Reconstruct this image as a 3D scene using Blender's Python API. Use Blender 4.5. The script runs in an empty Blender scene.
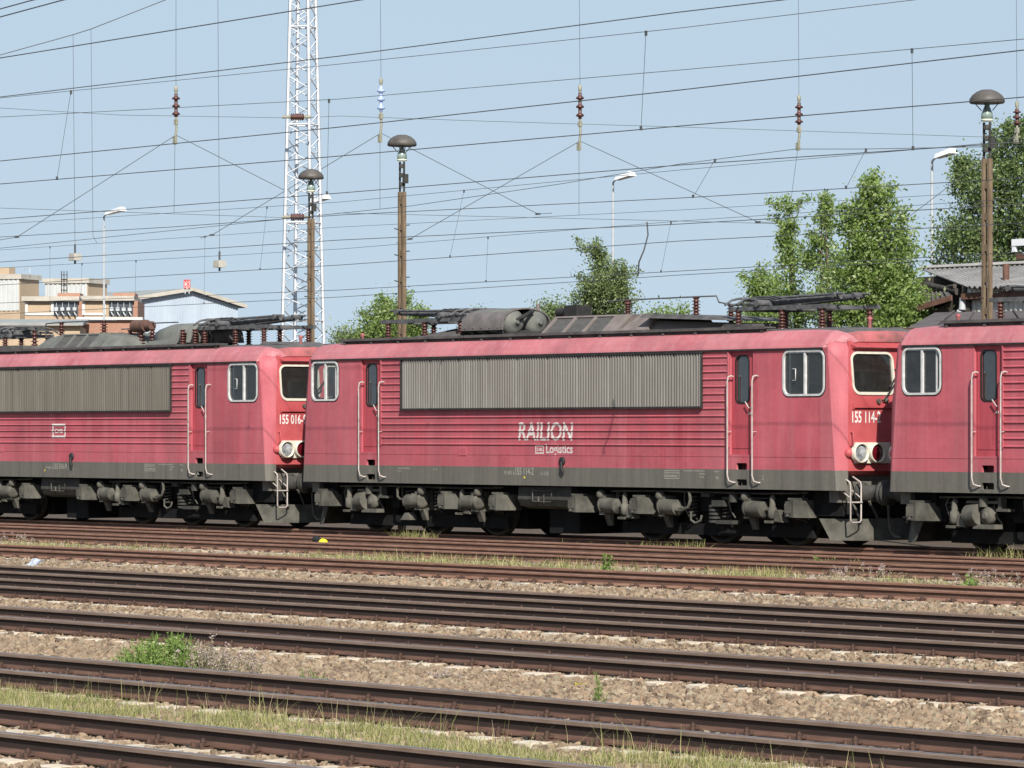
import bpy, bmesh, math, random
import numpy as np
from mathutils import Vector, Matrix
from mathutils.geometry import tessellate_polygon

random.seed(7)
rng = np.random.default_rng(11)
scene = bpy.context.scene
C = scene.collection
R = math.radians

# ---------------------------------------------------------------- camera
FOC = 4100.0          # focal length in pixels of a 1024 wide picture
CAM_H = 2.2155        # metres above the rail heads (z = 0 is the rail head)
TH = math.atan(FOC / 3150.0)      # the lens looks this far to the left of the tracks' normal
cT, sT = math.cos(TH), math.sin(TH)
cam = bpy.data.cameras.new('camera')
cam.sensor_width = 36.0
cam.lens = FOC / 1024 * 36.0
cam.shift_y = 47.0 / 1024.0
cam.clip_start = 0.5
cam.clip_end = 9000
camo = bpy.data.objects.new('camera', cam)
C.objects.link(camo)
camo.location = (0, 0, CAM_H)
camo.rotation_euler = (R(90), 0, TH)
scene.camera = camo

# ---------------------------------------------------------------- light
SUN = Vector((1.35, -0.80, 1.18)).normalized()
w = bpy.data.worlds.new('World')
scene.world = w
w.use_nodes = True
nt = w.node_tree
bg = nt.nodes['Background']
sky = nt.nodes.new('ShaderNodeTexSky')
sky.sky_type = 'NISHITA'
sky.sun_disc = False
sky.sun_elevation = math.asin(SUN.z)
sky.sun_rotation = math.atan2(SUN.x, SUN.y)
sky.altitude = 0
sky.air_density = 1.0
sky.dust_density = 0.3
sky.ozone_density = 3.0
# the air above the yard is evenly pale: look the sky up a little higher than the true horizon
tcw = nt.nodes.new('ShaderNodeTexCoord')
mpw = nt.nodes.new('ShaderNodeMapping')
mpw.inputs['Location'].default_value = (0, 0, 0.10)
mpw.inputs['Scale'].default_value = (1, 1, 0.12)
nt.links.new(tcw.outputs['Generated'], mpw.inputs['Vector'])
nt.links.new(mpw.outputs[0], sky.inputs['Vector'])
mxw = nt.nodes.new('ShaderNodeMix'); mxw.data_type = 'RGBA'; mxw.blend_type = 'MULTIPLY'
mxw.inputs[0].default_value = 1.0
mxw.inputs[7].default_value = (1.14, 0.985, 0.955, 1)
nt.links.new(sky.outputs[0], mxw.inputs[6])
nt.links.new(mxw.outputs[2], bg.inputs[0])
bg.inputs[1].default_value = 0.064
sl = bpy.data.lights.new('sun', 'SUN')
sl.energy = 4.5
sl.angle = R(0.53)
sl.color = (1.0, 0.95, 0.86)
so = bpy.data.objects.new('sun', sl)
C.objects.link(so)
so.rotation_euler = SUN.to_track_quat('Z', 'Y').to_euler()
so.location = (0, 0, 60)
scene.view_settings.view_transform = 'Standard'
scene.view_settings.look = 'None'
scene.view_settings.exposure = 0.6
scene.view_settings.gamma = 1.0
scene.view_settings.use_curve_mapping = False
scene.cycles.max_bounces = 8
scene.cycles.transparent_max_bounces = 12
scene.cycles.use_denoising = True

# ---------------------------------------------------------------- sight lines: a place on the plane at distance Y
def at(x, y, Y):
    u = (x - 512) / FOC
    k = Y / (cT + u * sT)
    return Vector((k * (-sT + u * cT), Y, CAM_H + (431.0 - y) / FOC * k))

def atZ(x, y, Z):
    u = (x - 512) / FOC
    return Vector((Z * (-sT + u * cT), Z * (cT + u * sT), CAM_H + (431.0 - y) / FOC * Z))

def depth(x, Y):
    return Y / (cT + (x - 512) / FOC * sT)

# ---------------------------------------------------------------- mesh building
class MB:
    def __init__(self):
        self.v = []; self.f = []; self.s = []; self.m = []
        self.M = None; self.mi = 0
    def add(self, vs, fs, smooth=False):
        b = len(self.v)
        if self.M is not None:
            vs = [self.M @ Vector(p) for p in vs]
        self.v.extend([tuple(p) for p in vs])
        for k, f in enumerate(fs):
            self.f.append(tuple(i + b for i in f))
            self.s.append(smooth if isinstance(smooth, bool) else smooth[k])
            self.m.append(self.mi)
    def box(self, x0, x1, y0, y1, z0, z1):
        vs = [(x, y, z) for x in (x0, x1) for y in (y0, y1) for z in (z0, z1)]
        self.add(vs, [(0, 1, 3, 2), (4, 6, 7, 5), (0, 4, 5, 1), (2, 3, 7, 6), (0, 2, 6, 4), (1, 5, 7, 3)])
        return self
    def hexa(self, a, b):
        # two quads of 4 points each (same winding), joined
        self.add(list(a) + list(b), [(3, 2, 1, 0), (4, 5, 6, 7), (0, 1, 5, 4), (1, 2, 6, 5), (2, 3, 7, 6), (3, 0, 4, 7)])
        return self
    def cyl(self, p0, p1, r, n=12, r2=None, caps=True):
        p0 = Vector(p0); p1 = Vector(p1)
        r2 = r if r2 is None else r2
        d = (p1 - p0).normalized()
        a = d.orthogonal().normalized(); b = d.cross(a)
        ring0 = [p0 + (a * math.cos(t) + b * math.sin(t)) * r for t in [2 * math.pi * i / n for i in range(n)]]
        ring1 = [p1 + (a * math.cos(t) + b * math.sin(t)) * r2 for t in [2 * math.pi * i / n for i in range(n)]]
        self.add(ring0 + ring1, [(i, (i + 1) % n, n + (i + 1) % n, n + i) for i in range(n)], True)
        if caps:
            self.add(ring0, [tuple(reversed(range(n)))])
            self.add(ring1, [tuple(range(n))])
        return self
    def tube(self, pts, r, n=7, closed=False):
        pts = [Vector(p) for p in pts]
        m = len(pts); rings = []
        prev = None
        for i, p in enumerate(pts):
            if closed:
                d = (pts[(i + 1) % m] - pts[i - 1]).normalized()
            else:
                d = (pts[min(i + 1, m - 1)] - pts[max(i - 1, 0)]).normalized()
            if prev is None:
                a = d.orthogonal().normalized()
            else:
                a = (prev - d * prev.dot(d))
                a = a.normalized() if a.length > 1e-5 else d.orthogonal().normalized()
            prev = a
            b = d.cross(a)
            rr = r[i] if isinstance(r, (list, tuple)) else r
            rings += [p + (a * math.cos(2 * math.pi * k / n) + b * math.sin(2 * math.pi * k / n)) * rr for k in range(n)]
        fs = []
        for i in range(m if closed else m - 1):
            j = (i + 1) % m
            for k in range(n):
                fs.append((i * n + k, i * n + (k + 1) % n, j * n + (k + 1) % n, j * n + k))
        self.add(rings, fs, True)
        if not closed:
            self.add(rings[:n], [tuple(reversed(range(n)))])
            self.add(rings[-n:], [tuple(range(n))])
        return self
    def lathe(self, prof, o, axis, n=14):
        # prof: list of (distance along axis, radius)
        o = Vector(o); d = Vector(axis).normalized()
        a = d.orthogonal().normalized(); b = d.cross(a)
        vs = []
        for (t, r) in prof:
            vs += [o + d * t + (a * math.cos(2 * math.pi * k / n) + b * math.sin(2 * math.pi * k / n)) * max(r, 1e-4) for k in range(n)]
        fs = []
        for i in range(len(prof) - 1):
            for k in range(n):
                fs.append((i * n + k, i * n + (k + 1) % n, (i + 1) * n + (k + 1) % n, (i + 1) * n + k))
        self.add(vs, fs, True)
        self.add(vs[:n], [tuple(reversed(range(n)))])
        self.add(vs[-n:], [tuple(range(n))])
        return self
    def sphere(self, c, r, n=12, m=8):
        prof = [(-r * math.cos(math.pi * i / m), r * math.sin(math.pi * i / m)) for i in range(m + 1)]
        return self.lathe(prof, c, (0, 0, 1), n)
    def plate(self, outer, holes, T, t, back=True):
        # flat sheet with holes: 2D polygons, T maps (u, v, w) to space, thickness t along +w behind the face
        polys = [[Vector((p[0], p[1], 0)) for p in outer]] + [[Vector((p[0], p[1], 0)) for p in h] for h in holes]
        tris = tessellate_polygon(polys)
        flat = [p for q in polys for p in q]
        front = [T(p[0], p[1], 0) for p in flat]
        self.add(front, [tuple(x) for x in tris])
        if t:
            bk = [T(p[0], p[1], t) for p in flat]
            if back:
                self.add(bk, [tuple(reversed(x)) for x in tris])
            o = 0
            for q in polys:
                n = len(q)
                self.add(front[o:o + n] + bk[o:o + n], [(i, (i + 1) % n, n + (i + 1) % n, n + i) for i in range(n)])
                o += n
        return self
    def prism(self, poly, T, t):
        return self.plate(poly, [], T, t)
    def build(self, name, mats, parent=None, link=True):
        me = bpy.data.meshes.new(name)
        me.from_pydata(self.v, [], self.f)
        me.polygons.foreach_set('use_smooth', self.s)
        if not isinstance(mats, (list, tuple)):
            mats = [mats]
        for m in mats:
            me.materials.append(m)
        if len(mats) > 1:
            me.polygons.foreach_set('material_index', self.m)
        bm = bmesh.new(); bm.from_mesh(me)
        bmesh.ops.recalc_face_normals(bm, faces=bm.faces)
        bm.to_mesh(me); bm.free()
        me.update()
        return put(name, me, parent)

def put(name, me, parent=None):
    o = bpy.data.objects.new(name, me)
    C.objects.link(o)
    if parent is not None:
        o.parent = parent
    return o

def np_mesh(name, verts, faces, mats, parent=None, smooth=False):
    """verts (n,3), faces (m,k) of one size"""
    me = bpy.data.meshes.new(name)
    n, m, k = len(verts), len(faces), faces.shape[1]
    me.vertices.add(n); me.vertices.foreach_set('co', np.asarray(verts, dtype=np.float32).ravel())
    me.loops.add(m * k); me.loops.foreach_set('vertex_index', faces.astype(np.int32).ravel())
    me.polygons.add(m)
    me.polygons.foreach_set('loop_start', (np.arange(m) * k).astype(np.int32))
    me.polygons.foreach_set('loop_total', np.full(m, k, dtype=np.int32))
    me.polygons.foreach_set('use_smooth', np.full(m, smooth, dtype=bool))
    me.materials.append(mats)
    me.update(calc_edges=True)
    me.validate()
    return put(name, me, parent)

def tag(o, label=None, cat=None, group=None, kind=None):
    if label: o['label'] = label
    if cat: o['category'] = cat
    if group: o['group'] = group
    if kind: o['kind'] = kind
    return o

def thing(name, label, cat, loc=(0, 0, 0), group=None, rz=0.0):
    o = bpy.data.objects.new(name, None)
    o.empty_display_size = 0.3
    C.objects.link(o)
    o.location = loc
    o.rotation_euler = (0, 0, rz)
    return tag(o, label, cat, group)

def copy_tree(o, parent=None):
    c = o.copy()
    C.objects.link(c)
    if parent is not None:
        c.parent = parent
    for ch in list(o.children):
        copy_tree(ch, c)
    return c

def rrect(x0, x1, y0, y1, r, n=5):
    pts = []
    for cx, cy, a0 in ((x1 - r, y1 - r, 0), (x0 + r, y1 - r, 90), (x0 + r, y0 + r, 180), (x1 - r, y0 + r, 270)):
        for i in range(n + 1):
            a = R(a0 + 90 * i / n)
            pts.append((cx + r * math.cos(a), cy + r * math.sin(a)))
    return pts

def text_mesh(body, bold=0.0, shear=0.0):
    """flat lettering, 2D, as (verts, faces, width) with cap height 1"""
    cu = bpy.data.curves.new('lettering', 'FONT')
    cu.body = body
    cu.size = 1.0
    cu.offset = bold
    cu.shear = shear
    cu.resolution_u = 3
    tmp = bpy.data.objects.new('lettering_source', cu)
    me = bpy.data.meshes.new_from_object(tmp)
    vs = [v.co.copy() for v in me.vertices]
    fs = [tuple(p.vertices) for p in me.polygons]
    bpy.data.objects.remove(tmp); bpy.data.curves.remove(cu); bpy.data.meshes.remove(me)
    x0 = min(v.x for v in vs); x1 = max(v.x for v in vs)
    y0 = min(v.y for v in vs); y1 = max(v.y for v in vs)
    return vs, fs, x0, x1, y0, y1

def lettering(name, body, box, T, mat, parent, bold=0.0, shear=0.0, cuts=(), prof=None, t=0.0):
    """words filling box (u0,u1,v0,v1) on the surface T(u,v,w)"""
    vs, fs, x0, x1, y0, y1 = text_mesh(body, bold, shear)
    u0, u1, v0, v1 = box
    P2 = [Vector((u0 + (v.x - x0) / (x1 - x0) * (u1 - u0), v0 + (v.y - y0) / (y1 - y0) * (v1 - v0), 0)) for v in vs]
    bm = bmesh.new()
    bv = [bm.verts.new(p) for p in P2]
    for f in fs:
        try:
            bm.faces.new([bv[i] for i in f])
        except ValueError:
            pass
    for c in cuts:
        if v0 < c < v1:
            bmesh.ops.bisect_plane(bm, geom=bm.verts[:] + bm.edges[:] + bm.faces[:], plane_co=(0, c, 0), plane_no=(0, 1, 0))
    bm.verts.ensure_lookup_table()
    for v in bm.verts:
        wv = -0.003 + (prof(v.co.y) if prof else 0.0)
        v.co = T(v.co.x, v.co.y, wv)
    bmesh.ops.recalc_face_normals(bm, faces=bm.faces)
    me = bpy.data.meshes.new(name)
    bm.to_mesh(me); bm.free()
    me.materials.append(mat)
    return put(name, me, parent)
# ---------------------------------------------------------------- materials
MATS = {}
def new_mat(name):
    m = bpy.data.materials.new(name)
    m.use_nodes = True
    MATS[name] = m
    n = m.node_tree
    return m, n, n.nodes['Principled BSDF'], n.links

def node(n, typ, **kw):
    x = n.nodes.new(typ)
    for k, v in kw.items():
        if k.startswith('i_'):
            x.inputs[k[2:].replace('_', ' ')].default_value = v
        else:
            setattr(x, k, v)
    return x

def ramp(n, stops, interp='LINEAR'):
    r = n.nodes.new('ShaderNodeValToRGB')
    cr = r.color_ramp
    cr.interpolation = interp
    while len(cr.elements) < len(stops):
        cr.elements.new(0.5)
    for e, (p, c) in zip(cr.elements, stops):
        e.position = p
        e.color = (c[0], c[1], c[2], 1) if not isinstance(c, float) else (c, c, c, 1)
    return r

def mixc(n, L, fac, a, b, mode='MIX'):
    x = n.nodes.new('ShaderNodeMix')
    x.data_type = 'RGBA'; x.blend_type = mode
    for sock, val in ((x.inputs[0], fac), (x.inputs[6], a), (x.inputs[7], b)):
        if hasattr(val, 'links') or hasattr(val, 'is_output'):
            L.new(val, sock)
        else:
            sock.default_value = val if isinstance(val, float) else (val[0], val[1], val[2], 1)
    return x.outputs[2]

def mathn(n, L, op, a, b=0.0, clamp=False):
    x = n.nodes.new('ShaderNodeMath'); x.operation = op; x.use_clamp = clamp
    for i, val in enumerate((a, b)):
        if hasattr(val, 'is_output'):
            L.new(val, x.inputs[i])
        else:
            x.inputs[i].default_value = val
    return x.outputs[0]

def coords(n, L, scale=(1, 1, 1), kind='Object'):
    tc = n.nodes.new('ShaderNodeTexCoord')
    mp = n.nodes.new('ShaderNodeMapping')
    mp.inputs['Scale'].default_value = scale
    L.new(tc.outputs[kind], mp.inputs['Vector'])
    return mp.outputs[0]

def noise(n, L, vec, scale, detail=4.0, rough=0.55):
    x = n.nodes.new('ShaderNodeTexNoise')
    x.inputs['Scale'].default_value = scale
    x.inputs['Detail'].default_value = detail
    x.inputs['Roughness'].default_value = rough
    L.new(vec, x.inputs['Vector'])
    return x.outputs[0]

def bump(n, L, b, h, strength=0.4, dist=0.02):
    x = n.nodes.new('ShaderNodeBump')
    x.inputs['Strength'].default_value = strength
    x.inputs['Distance'].default_value = dist
    L.new(h, x.inputs['Height'])
    L.new(x.outputs[0], b.inputs['Normal'])

def rough_mat(name, a, b, scale=6.0, rough=0.8, metal=0.0, streak=None, bumpy=0.0, spec=0.3, kind='Object', lo=0.3, hi=0.7):
    m, n, p, L = new_mat(name)
    v = coords(n, L, streak or (1, 1, 1), kind)
    nz = noise(n, L, v, scale)
    r = ramp(n, [(lo, a), (hi, b)])
    L.new(nz, r.inputs[0]); L.new(r.outputs[0], p.inputs['Base Color'])
    p.inputs['Roughness'].default_value = rough
    p.inputs['Metallic'].default_value = metal
    p.inputs['Specular IOR Level'].default_value = spec
    if bumpy:
        bump(n, L, p, nz, bumpy, 0.02)
    return m

# loco paint: worn red above, dusty grey skirt below 1.47 m, streaks of brake dust (object space = loco space)
def loco_paint(name, red0, red1, redf, redd, panel=1.16):
    m, n, p, L = new_mat(name)
    geo = n.nodes.new('ShaderNodeNewGeometry')
    def pos(scale):
        mp = n.nodes.new('ShaderNodeMapping'); mp.inputs['Scale'].default_value = scale
        L.new(geo.outputs['Position'], mp.inputs['Vector'])
        return mp.outputs[0]
    sep = n.nodes.new('ShaderNodeSeparateXYZ')
    L.new(geo.outputs['Position'], sep.inputs[0])
    big = noise(n, L, pos((0.55, 0.5, 0.8)), 1.0, 6, 0.62)
    st = noise(n, L, pos((6.0, 6.0, 0.30)), 1.0, 5, 0.68)
    st2 = noise(n, L, pos((1.6, 1.6, 0.22)), 1.0, 4, 0.6)
    fine = noise(n, L, pos((1, 1, 1)), 20.0, 3, 0.6)
    r1 = ramp(n, [(0.38, red0), (0.62, red1)])
    L.new(big, r1.inputs[0])
    fst = ramp(n, [(0.44, 0.0), (0.78, 0.7)])
    L.new(st, fst.inputs[0])
    red = mixc(n, L, fst.outputs[0], r1.outputs[0], redf)
    # run-down grime
    gst = ramp(n, [(0.44, 0.0), (0.70, 0.95)])
    L.new(st2, gst.inputs[0])
    gm = mathn(n, L, 'MULTIPLY', gst.outputs[0], mathn(n, L, 'ADD', st, 0.15, True), True)
    red = mixc(n, L, gm, red, redd)
    # sheets of slightly different age
    fl = mathn(n, L, 'FLOOR', mathn(n, L, 'DIVIDE', sep.outputs[0], panel))
    wn = n.nodes.new('ShaderNodeTexWhiteNoise'); wn.noise_dimensions = '1D'
    L.new(fl, wn.inputs['W'])
    pv = mathn(n, L, 'MULTIPLY', wn.outputs['Value'], 0.30)
    red = mixc(n, L, pv, red, redf)
    gr = ramp(n, [(0.3, (0.085, 0.080, 0.068)), (0.7, (0.145, 0.137, 0.116))])
    L.new(st, gr.inputs[0])
    isg = mathn(n, L, 'LESS_THAN', sep.outputs[2], 1.47)
    col = mixc(n, L, isg, red, gr.outputs[0])
    col = mixc(n, L, 0.12, col, mixc(n, L, fine, (0, 0, 0), (0.4, 0.36, 0.33)))
    L.new(col, p.inputs['Base Color'])
    p.inputs['Roughness'].default_value = 0.55
    p.inputs['Specular IOR Level'].default_value = 0.3
    bump(n, L, p, big, 0.25, 0.04)
    return m

M_red = loco_paint('worn_red_paint', (0.35, 0.046, 0.068), (0.50, 0.083, 0.115), (0.52, 0.155, 0.185), (0.26, 0.062, 0.078))
M_roofside = loco_paint('sun_bleached_red_paint', (0.36, 0.085, 0.105), (0.50, 0.14, 0.16), (0.50, 0.23, 0.245), (0.28, 0.10, 0.11))
M_redf = rough_mat('red_paint', (0.34, 0.058, 0.064), (0.46, 0.095, 0.102), 2.0, 0.5)
M_reddark = rough_mat('dull_red_door_paint', (0.34, 0.055, 0.072), (0.42, 0.075, 0.095), 3.0, 0.5, streak=(3, 3, 0.6))
M_roofred = rough_mat('sooty_red_roof_paint', (0.16, 0.07, 0.065), (0.42, 0.12, 0.125), 2.2, 0.7, streak=(1, 1.6, 1.6))
M_roof = rough_mat('sooty_roof_grey', (0.055, 0.051, 0.051), (0.125, 0.116, 0.112), 3.0, 0.85)
M_roofbox = rough_mat('dusty_roof_box_paint', (0.14, 0.115, 0.105), (0.21, 0.175, 0.16), 4.0, 0.75)
M_roofgrey = rough_mat('grey_green_roof_box_paint', (0.10, 0.105, 0.095), (0.16, 0.16, 0.145), 4.0, 0.75)
M_dark = rough_mat('grimy_black_steel', (0.016, 0.016, 0.017), (0.035, 0.033, 0.032), 6.0, 0.75)
M_gear = rough_mat('dusty_gear_grey', (0.05, 0.047, 0.039), (0.135, 0.127, 0.105), 3.2, 0.85)
M_gear2 = rough_mat('oily_gear_grey', (0.03, 0.029, 0.027), (0.06, 0.057, 0.05), 5.0, 0.7)
M_frame = rough_mat('bogie_frame_black', (0.009, 0.009, 0.010), (0.018, 0.0175, 0.017), 3.0, 0.8)
for nm_ in ('bogie_frame_black',):
    MATS[nm_].node_tree.nodes['Principled BSDF'].inputs['Specular IOR Level'].default_value = 0.1
M_wheel = rough_mat('wheel_steel', (0.012, 0.011, 0.010), (0.024, 0.021, 0.018), 8.0, 0.6)
M_alu = rough_mat('window_frame_aluminium', (0.42, 0.42, 0.42), (0.6, 0.6, 0.59), 10.0, 0.45)
M_rail_h = rough_mat('handrail_pale_steel', (0.33, 0.285, 0.265), (0.48, 0.43, 0.40), 9.0, 0.5)
M_rubber = rough_mat('black_rubber', (0.012, 0.012, 0.013), (0.022, 0.022, 0.022), 9.0, 0.6)
M_white = rough_mat('weathered_white_paint', (0.55, 0.52, 0.50), (0.74, 0.71, 0.68), 7.0, 0.6)
M_letter = rough_mat('weathered_white_lettering', (0.50, 0.42, 0.40), (0.72, 0.66, 0.63), 14.0, 0.6)
M_greylet = rough_mat('faded_grey_lettering', (0.26, 0.25, 0.22), (0.38, 0.37, 0.32), 30.0, 0.7)
M_yellow = rough_mat('yellow_paint', (0.62, 0.50, 0.02), (0.75, 0.62, 0.03), 9.0, 0.5)
M_cream = rough_mat('cream_frame_paint', (0.50, 0.47, 0.39), (0.62, 0.59, 0.50), 8.0, 0.55)
M_cab = rough_mat('cab_interior_grey', (0.20, 0.21, 0.20), (0.28, 0.29, 0.28), 3.0, 0.8)
M_cabl = rough_mat('cab_interior_cream', (0.33, 0.31, 0.25), (0.42, 0.40, 0.33), 3.0, 0.8)
M_redlens = rough_mat('red_lamp_glass', (0.045, 0.003, 0.007), (0.13, 0.006, 0.012), 30.0, 0.1, spec=0.6)
M_lens = rough_mat('clear_lamp_glass', (0.10, 0.11, 0.12), (0.42, 0.44, 0.46), 9.0, 0.12, spec=0.7)
M_ceram = rough_mat('brown_glazed_ceramic', (0.055, 0.018, 0.014), (0.10, 0.034, 0.026), 8.0, 0.35, spec=0.5)
M_blue = rough_mat('blue_glazed_ceramic', (0.25, 0.34, 0.62), (0.40, 0.48, 0.72), 8.0, 0.3, spec=0.5)
M_fit = rough_mat('corroded_fitting', (0.20, 0.20, 0.15), (0.34, 0.33, 0.26), 8.0, 0.7)
M_wire = rough_mat('dark_copper_wire', (0.05, 0.055, 0.06), (0.10, 0.105, 0.11), 1.0, 0.7)
M_panto = rough_mat('pantograph_grey', (0.05, 0.05, 0.055), (0.13, 0.13, 0.13), 6.0, 0.6)

def glass(name, tint, gloss=0.10, rough=0.02):
    m = bpy.data.materials.new(name); m.use_nodes = True
    n = m.node_tree; n.nodes.clear(); L = n.links
    out = n.nodes.new('ShaderNodeOutputMaterial')
    t = n.nodes.new('ShaderNodeBsdfTransparent'); t.inputs[0].default_value = (*tint, 1)
    g = n.nodes.new('ShaderNodeBsdfGlossy'); g.inputs['Roughness'].default_value = rough
    g.inputs[0].default_value = (0.9, 0.93, 0.95, 1)
    d = n.nodes.new('ShaderNodeBsdfDiffuse'); d.inputs[0].default_value = (0.35, 0.34, 0.31, 1)
    fr = n.nodes.new('ShaderNodeFresnel'); fr.inputs[0].default_value = 1.5
    mx = n.nodes.new('ShaderNodeMixShader'); mx2 = n.nodes.new('ShaderNodeMixShader')
    tc = n.nodes.new('ShaderNodeTexCoord')
    nz = noise(n, L, tc.outputs['Object'], 5.0, 4, 0.6)
    df = mathn(n, L, 'MULTIPLY', nz, 0.10)
    ad = mathn(n, L, 'ADD', fr.outputs[0], gloss - 0.04, True)
    L.new(df, mx2.inputs[0]); L.new(t.outputs[0], mx2.inputs[1]); L.new(d.outputs[0], mx2.inputs[2])
    L.new(ad, mx.inputs[0]); L.new(mx2.outputs[0], mx.inputs[1]); L.new(g.outputs[0], mx.inputs[2])
    L.new(mx.outputs[0], out.inputs[0])
    return m
M_glass = glass('cab_window_glass', (0.80, 0.84, 0.84), 0.07)
M_glassd = glass('door_window_glass', (0.25, 0.28, 0.29), 0.16)

def grille_mat(name, a, b, c):
    m, n, p, L = new_mat(name)
    st = noise(n, L, coords(n, L, (5.0, 1.0, 0.18)), 1.0, 5, 0.7)
    st2 = noise(n, L, coords(n, L, (1.1, 1.0, 0.5)), 1.0, 3, 0.6)
    r = ramp(n, [(0.3, a), (0.7, b)]); L.new(st, r.inputs[0])
    f = ramp(n, [(0.42, 0.0), (0.7, 0.6)]); L.new(st2, f.inputs[0])
    L.new(mixc(n, L, f.outputs[0], r.outputs[0], c), p.inputs['Base Color'])
    p.inputs['Roughness'].default_value = 0.6
    p.inputs['Metallic'].default_value = 0.15
    return m
M_grille = grille_mat('dusty_aluminium_grille', (0.17, 0.158, 0.142), (0.27, 0.255, 0.235), (0.18, 0.162, 0.143))
M_grille2 = grille_mat('grimy_brown_grille', (0.105, 0.096, 0.080), (0.18, 0.165, 0.14), (0.115, 0.10, 0.08))
# ---------------------------------------------------------------- the electric locomotive
HW = 1.525                                 # half width
ZB, ZG, ZT = 1.09, 1.47, 3.79              # skirt bottom, grey/red line, gutter
RIBS = [1.93 + 0.1437 * i for i in range(13)]
ROT = Matrix.Rotation(math.pi, 4, 'Z')
IDM = Matrix.Identity(4)

def bead(v):
    """how far the skin stands out at height v (negative = towards the viewer)"""
    for z in RIBS:
        if z - 0.012 <= v <= z + 0.028:
            if v < z: return -0.022 * (v - (z - 0.012)) / 0.012
            if v < z + 0.010: return -0.022
            return -0.022 * (1 - (v - z - 0.010) / 0.018)
    if 1.714 <= v <= 1.730:
        return -0.006
    return 0.0
BEADCUTS = [1.7139, 1.7141, 1.7299, 1.7301] + [c for z in RIBS for c in (z - 0.012, z, z + 0.010, z + 0.028)]

WIN_L = (-8.45, -7.41, 2.88, 3.79 - 0.03)
WIN_R = (7.36, 8.56, 2.88, 3.79 - 0.03)
DOOR_L = (-6.55, -5.86)
DOOR_R = (5.80, 6.48)
GR = (-5.01, 4.98, 2.70, 3.74)

def side_T(M):
    return lambda u, v, w: M @ Vector((u, -HW + w, v))

# front of the cab: lower panel upright, upper panel leaning back
FZ0, FZ1, FZ2 = 1.46, 2.72, 3.92
FX0, FX2 = 8.95, 8.82
def front_x(z):
    return FX0 if z < FZ1 else FX0 + (FX2 - FX0) * (z - FZ1) / (FZ2 - FZ1)
def front_hw(z):
    return 1.29 + (1.16 - 1.29) * max(0.0, (z - FZ1)) / (FZ2 - FZ1)
def front_T(M):
    # u across (negative = near side), v up, w into the cab
    return lambda u, v, w: M @ Vector((front_x(v) - w, u, v))
def side_edge(z):
    return 8.78 + (8.54 - 8.78) * (z - ZB) / (ZT - ZB)
def side_edge_r(z):
    return side_edge(z) + 0.09

SCREENS = [(-1.15, -0.06, 2.90, 3.72), (0.06, 1.15, 2.90, 3.72)]

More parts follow.
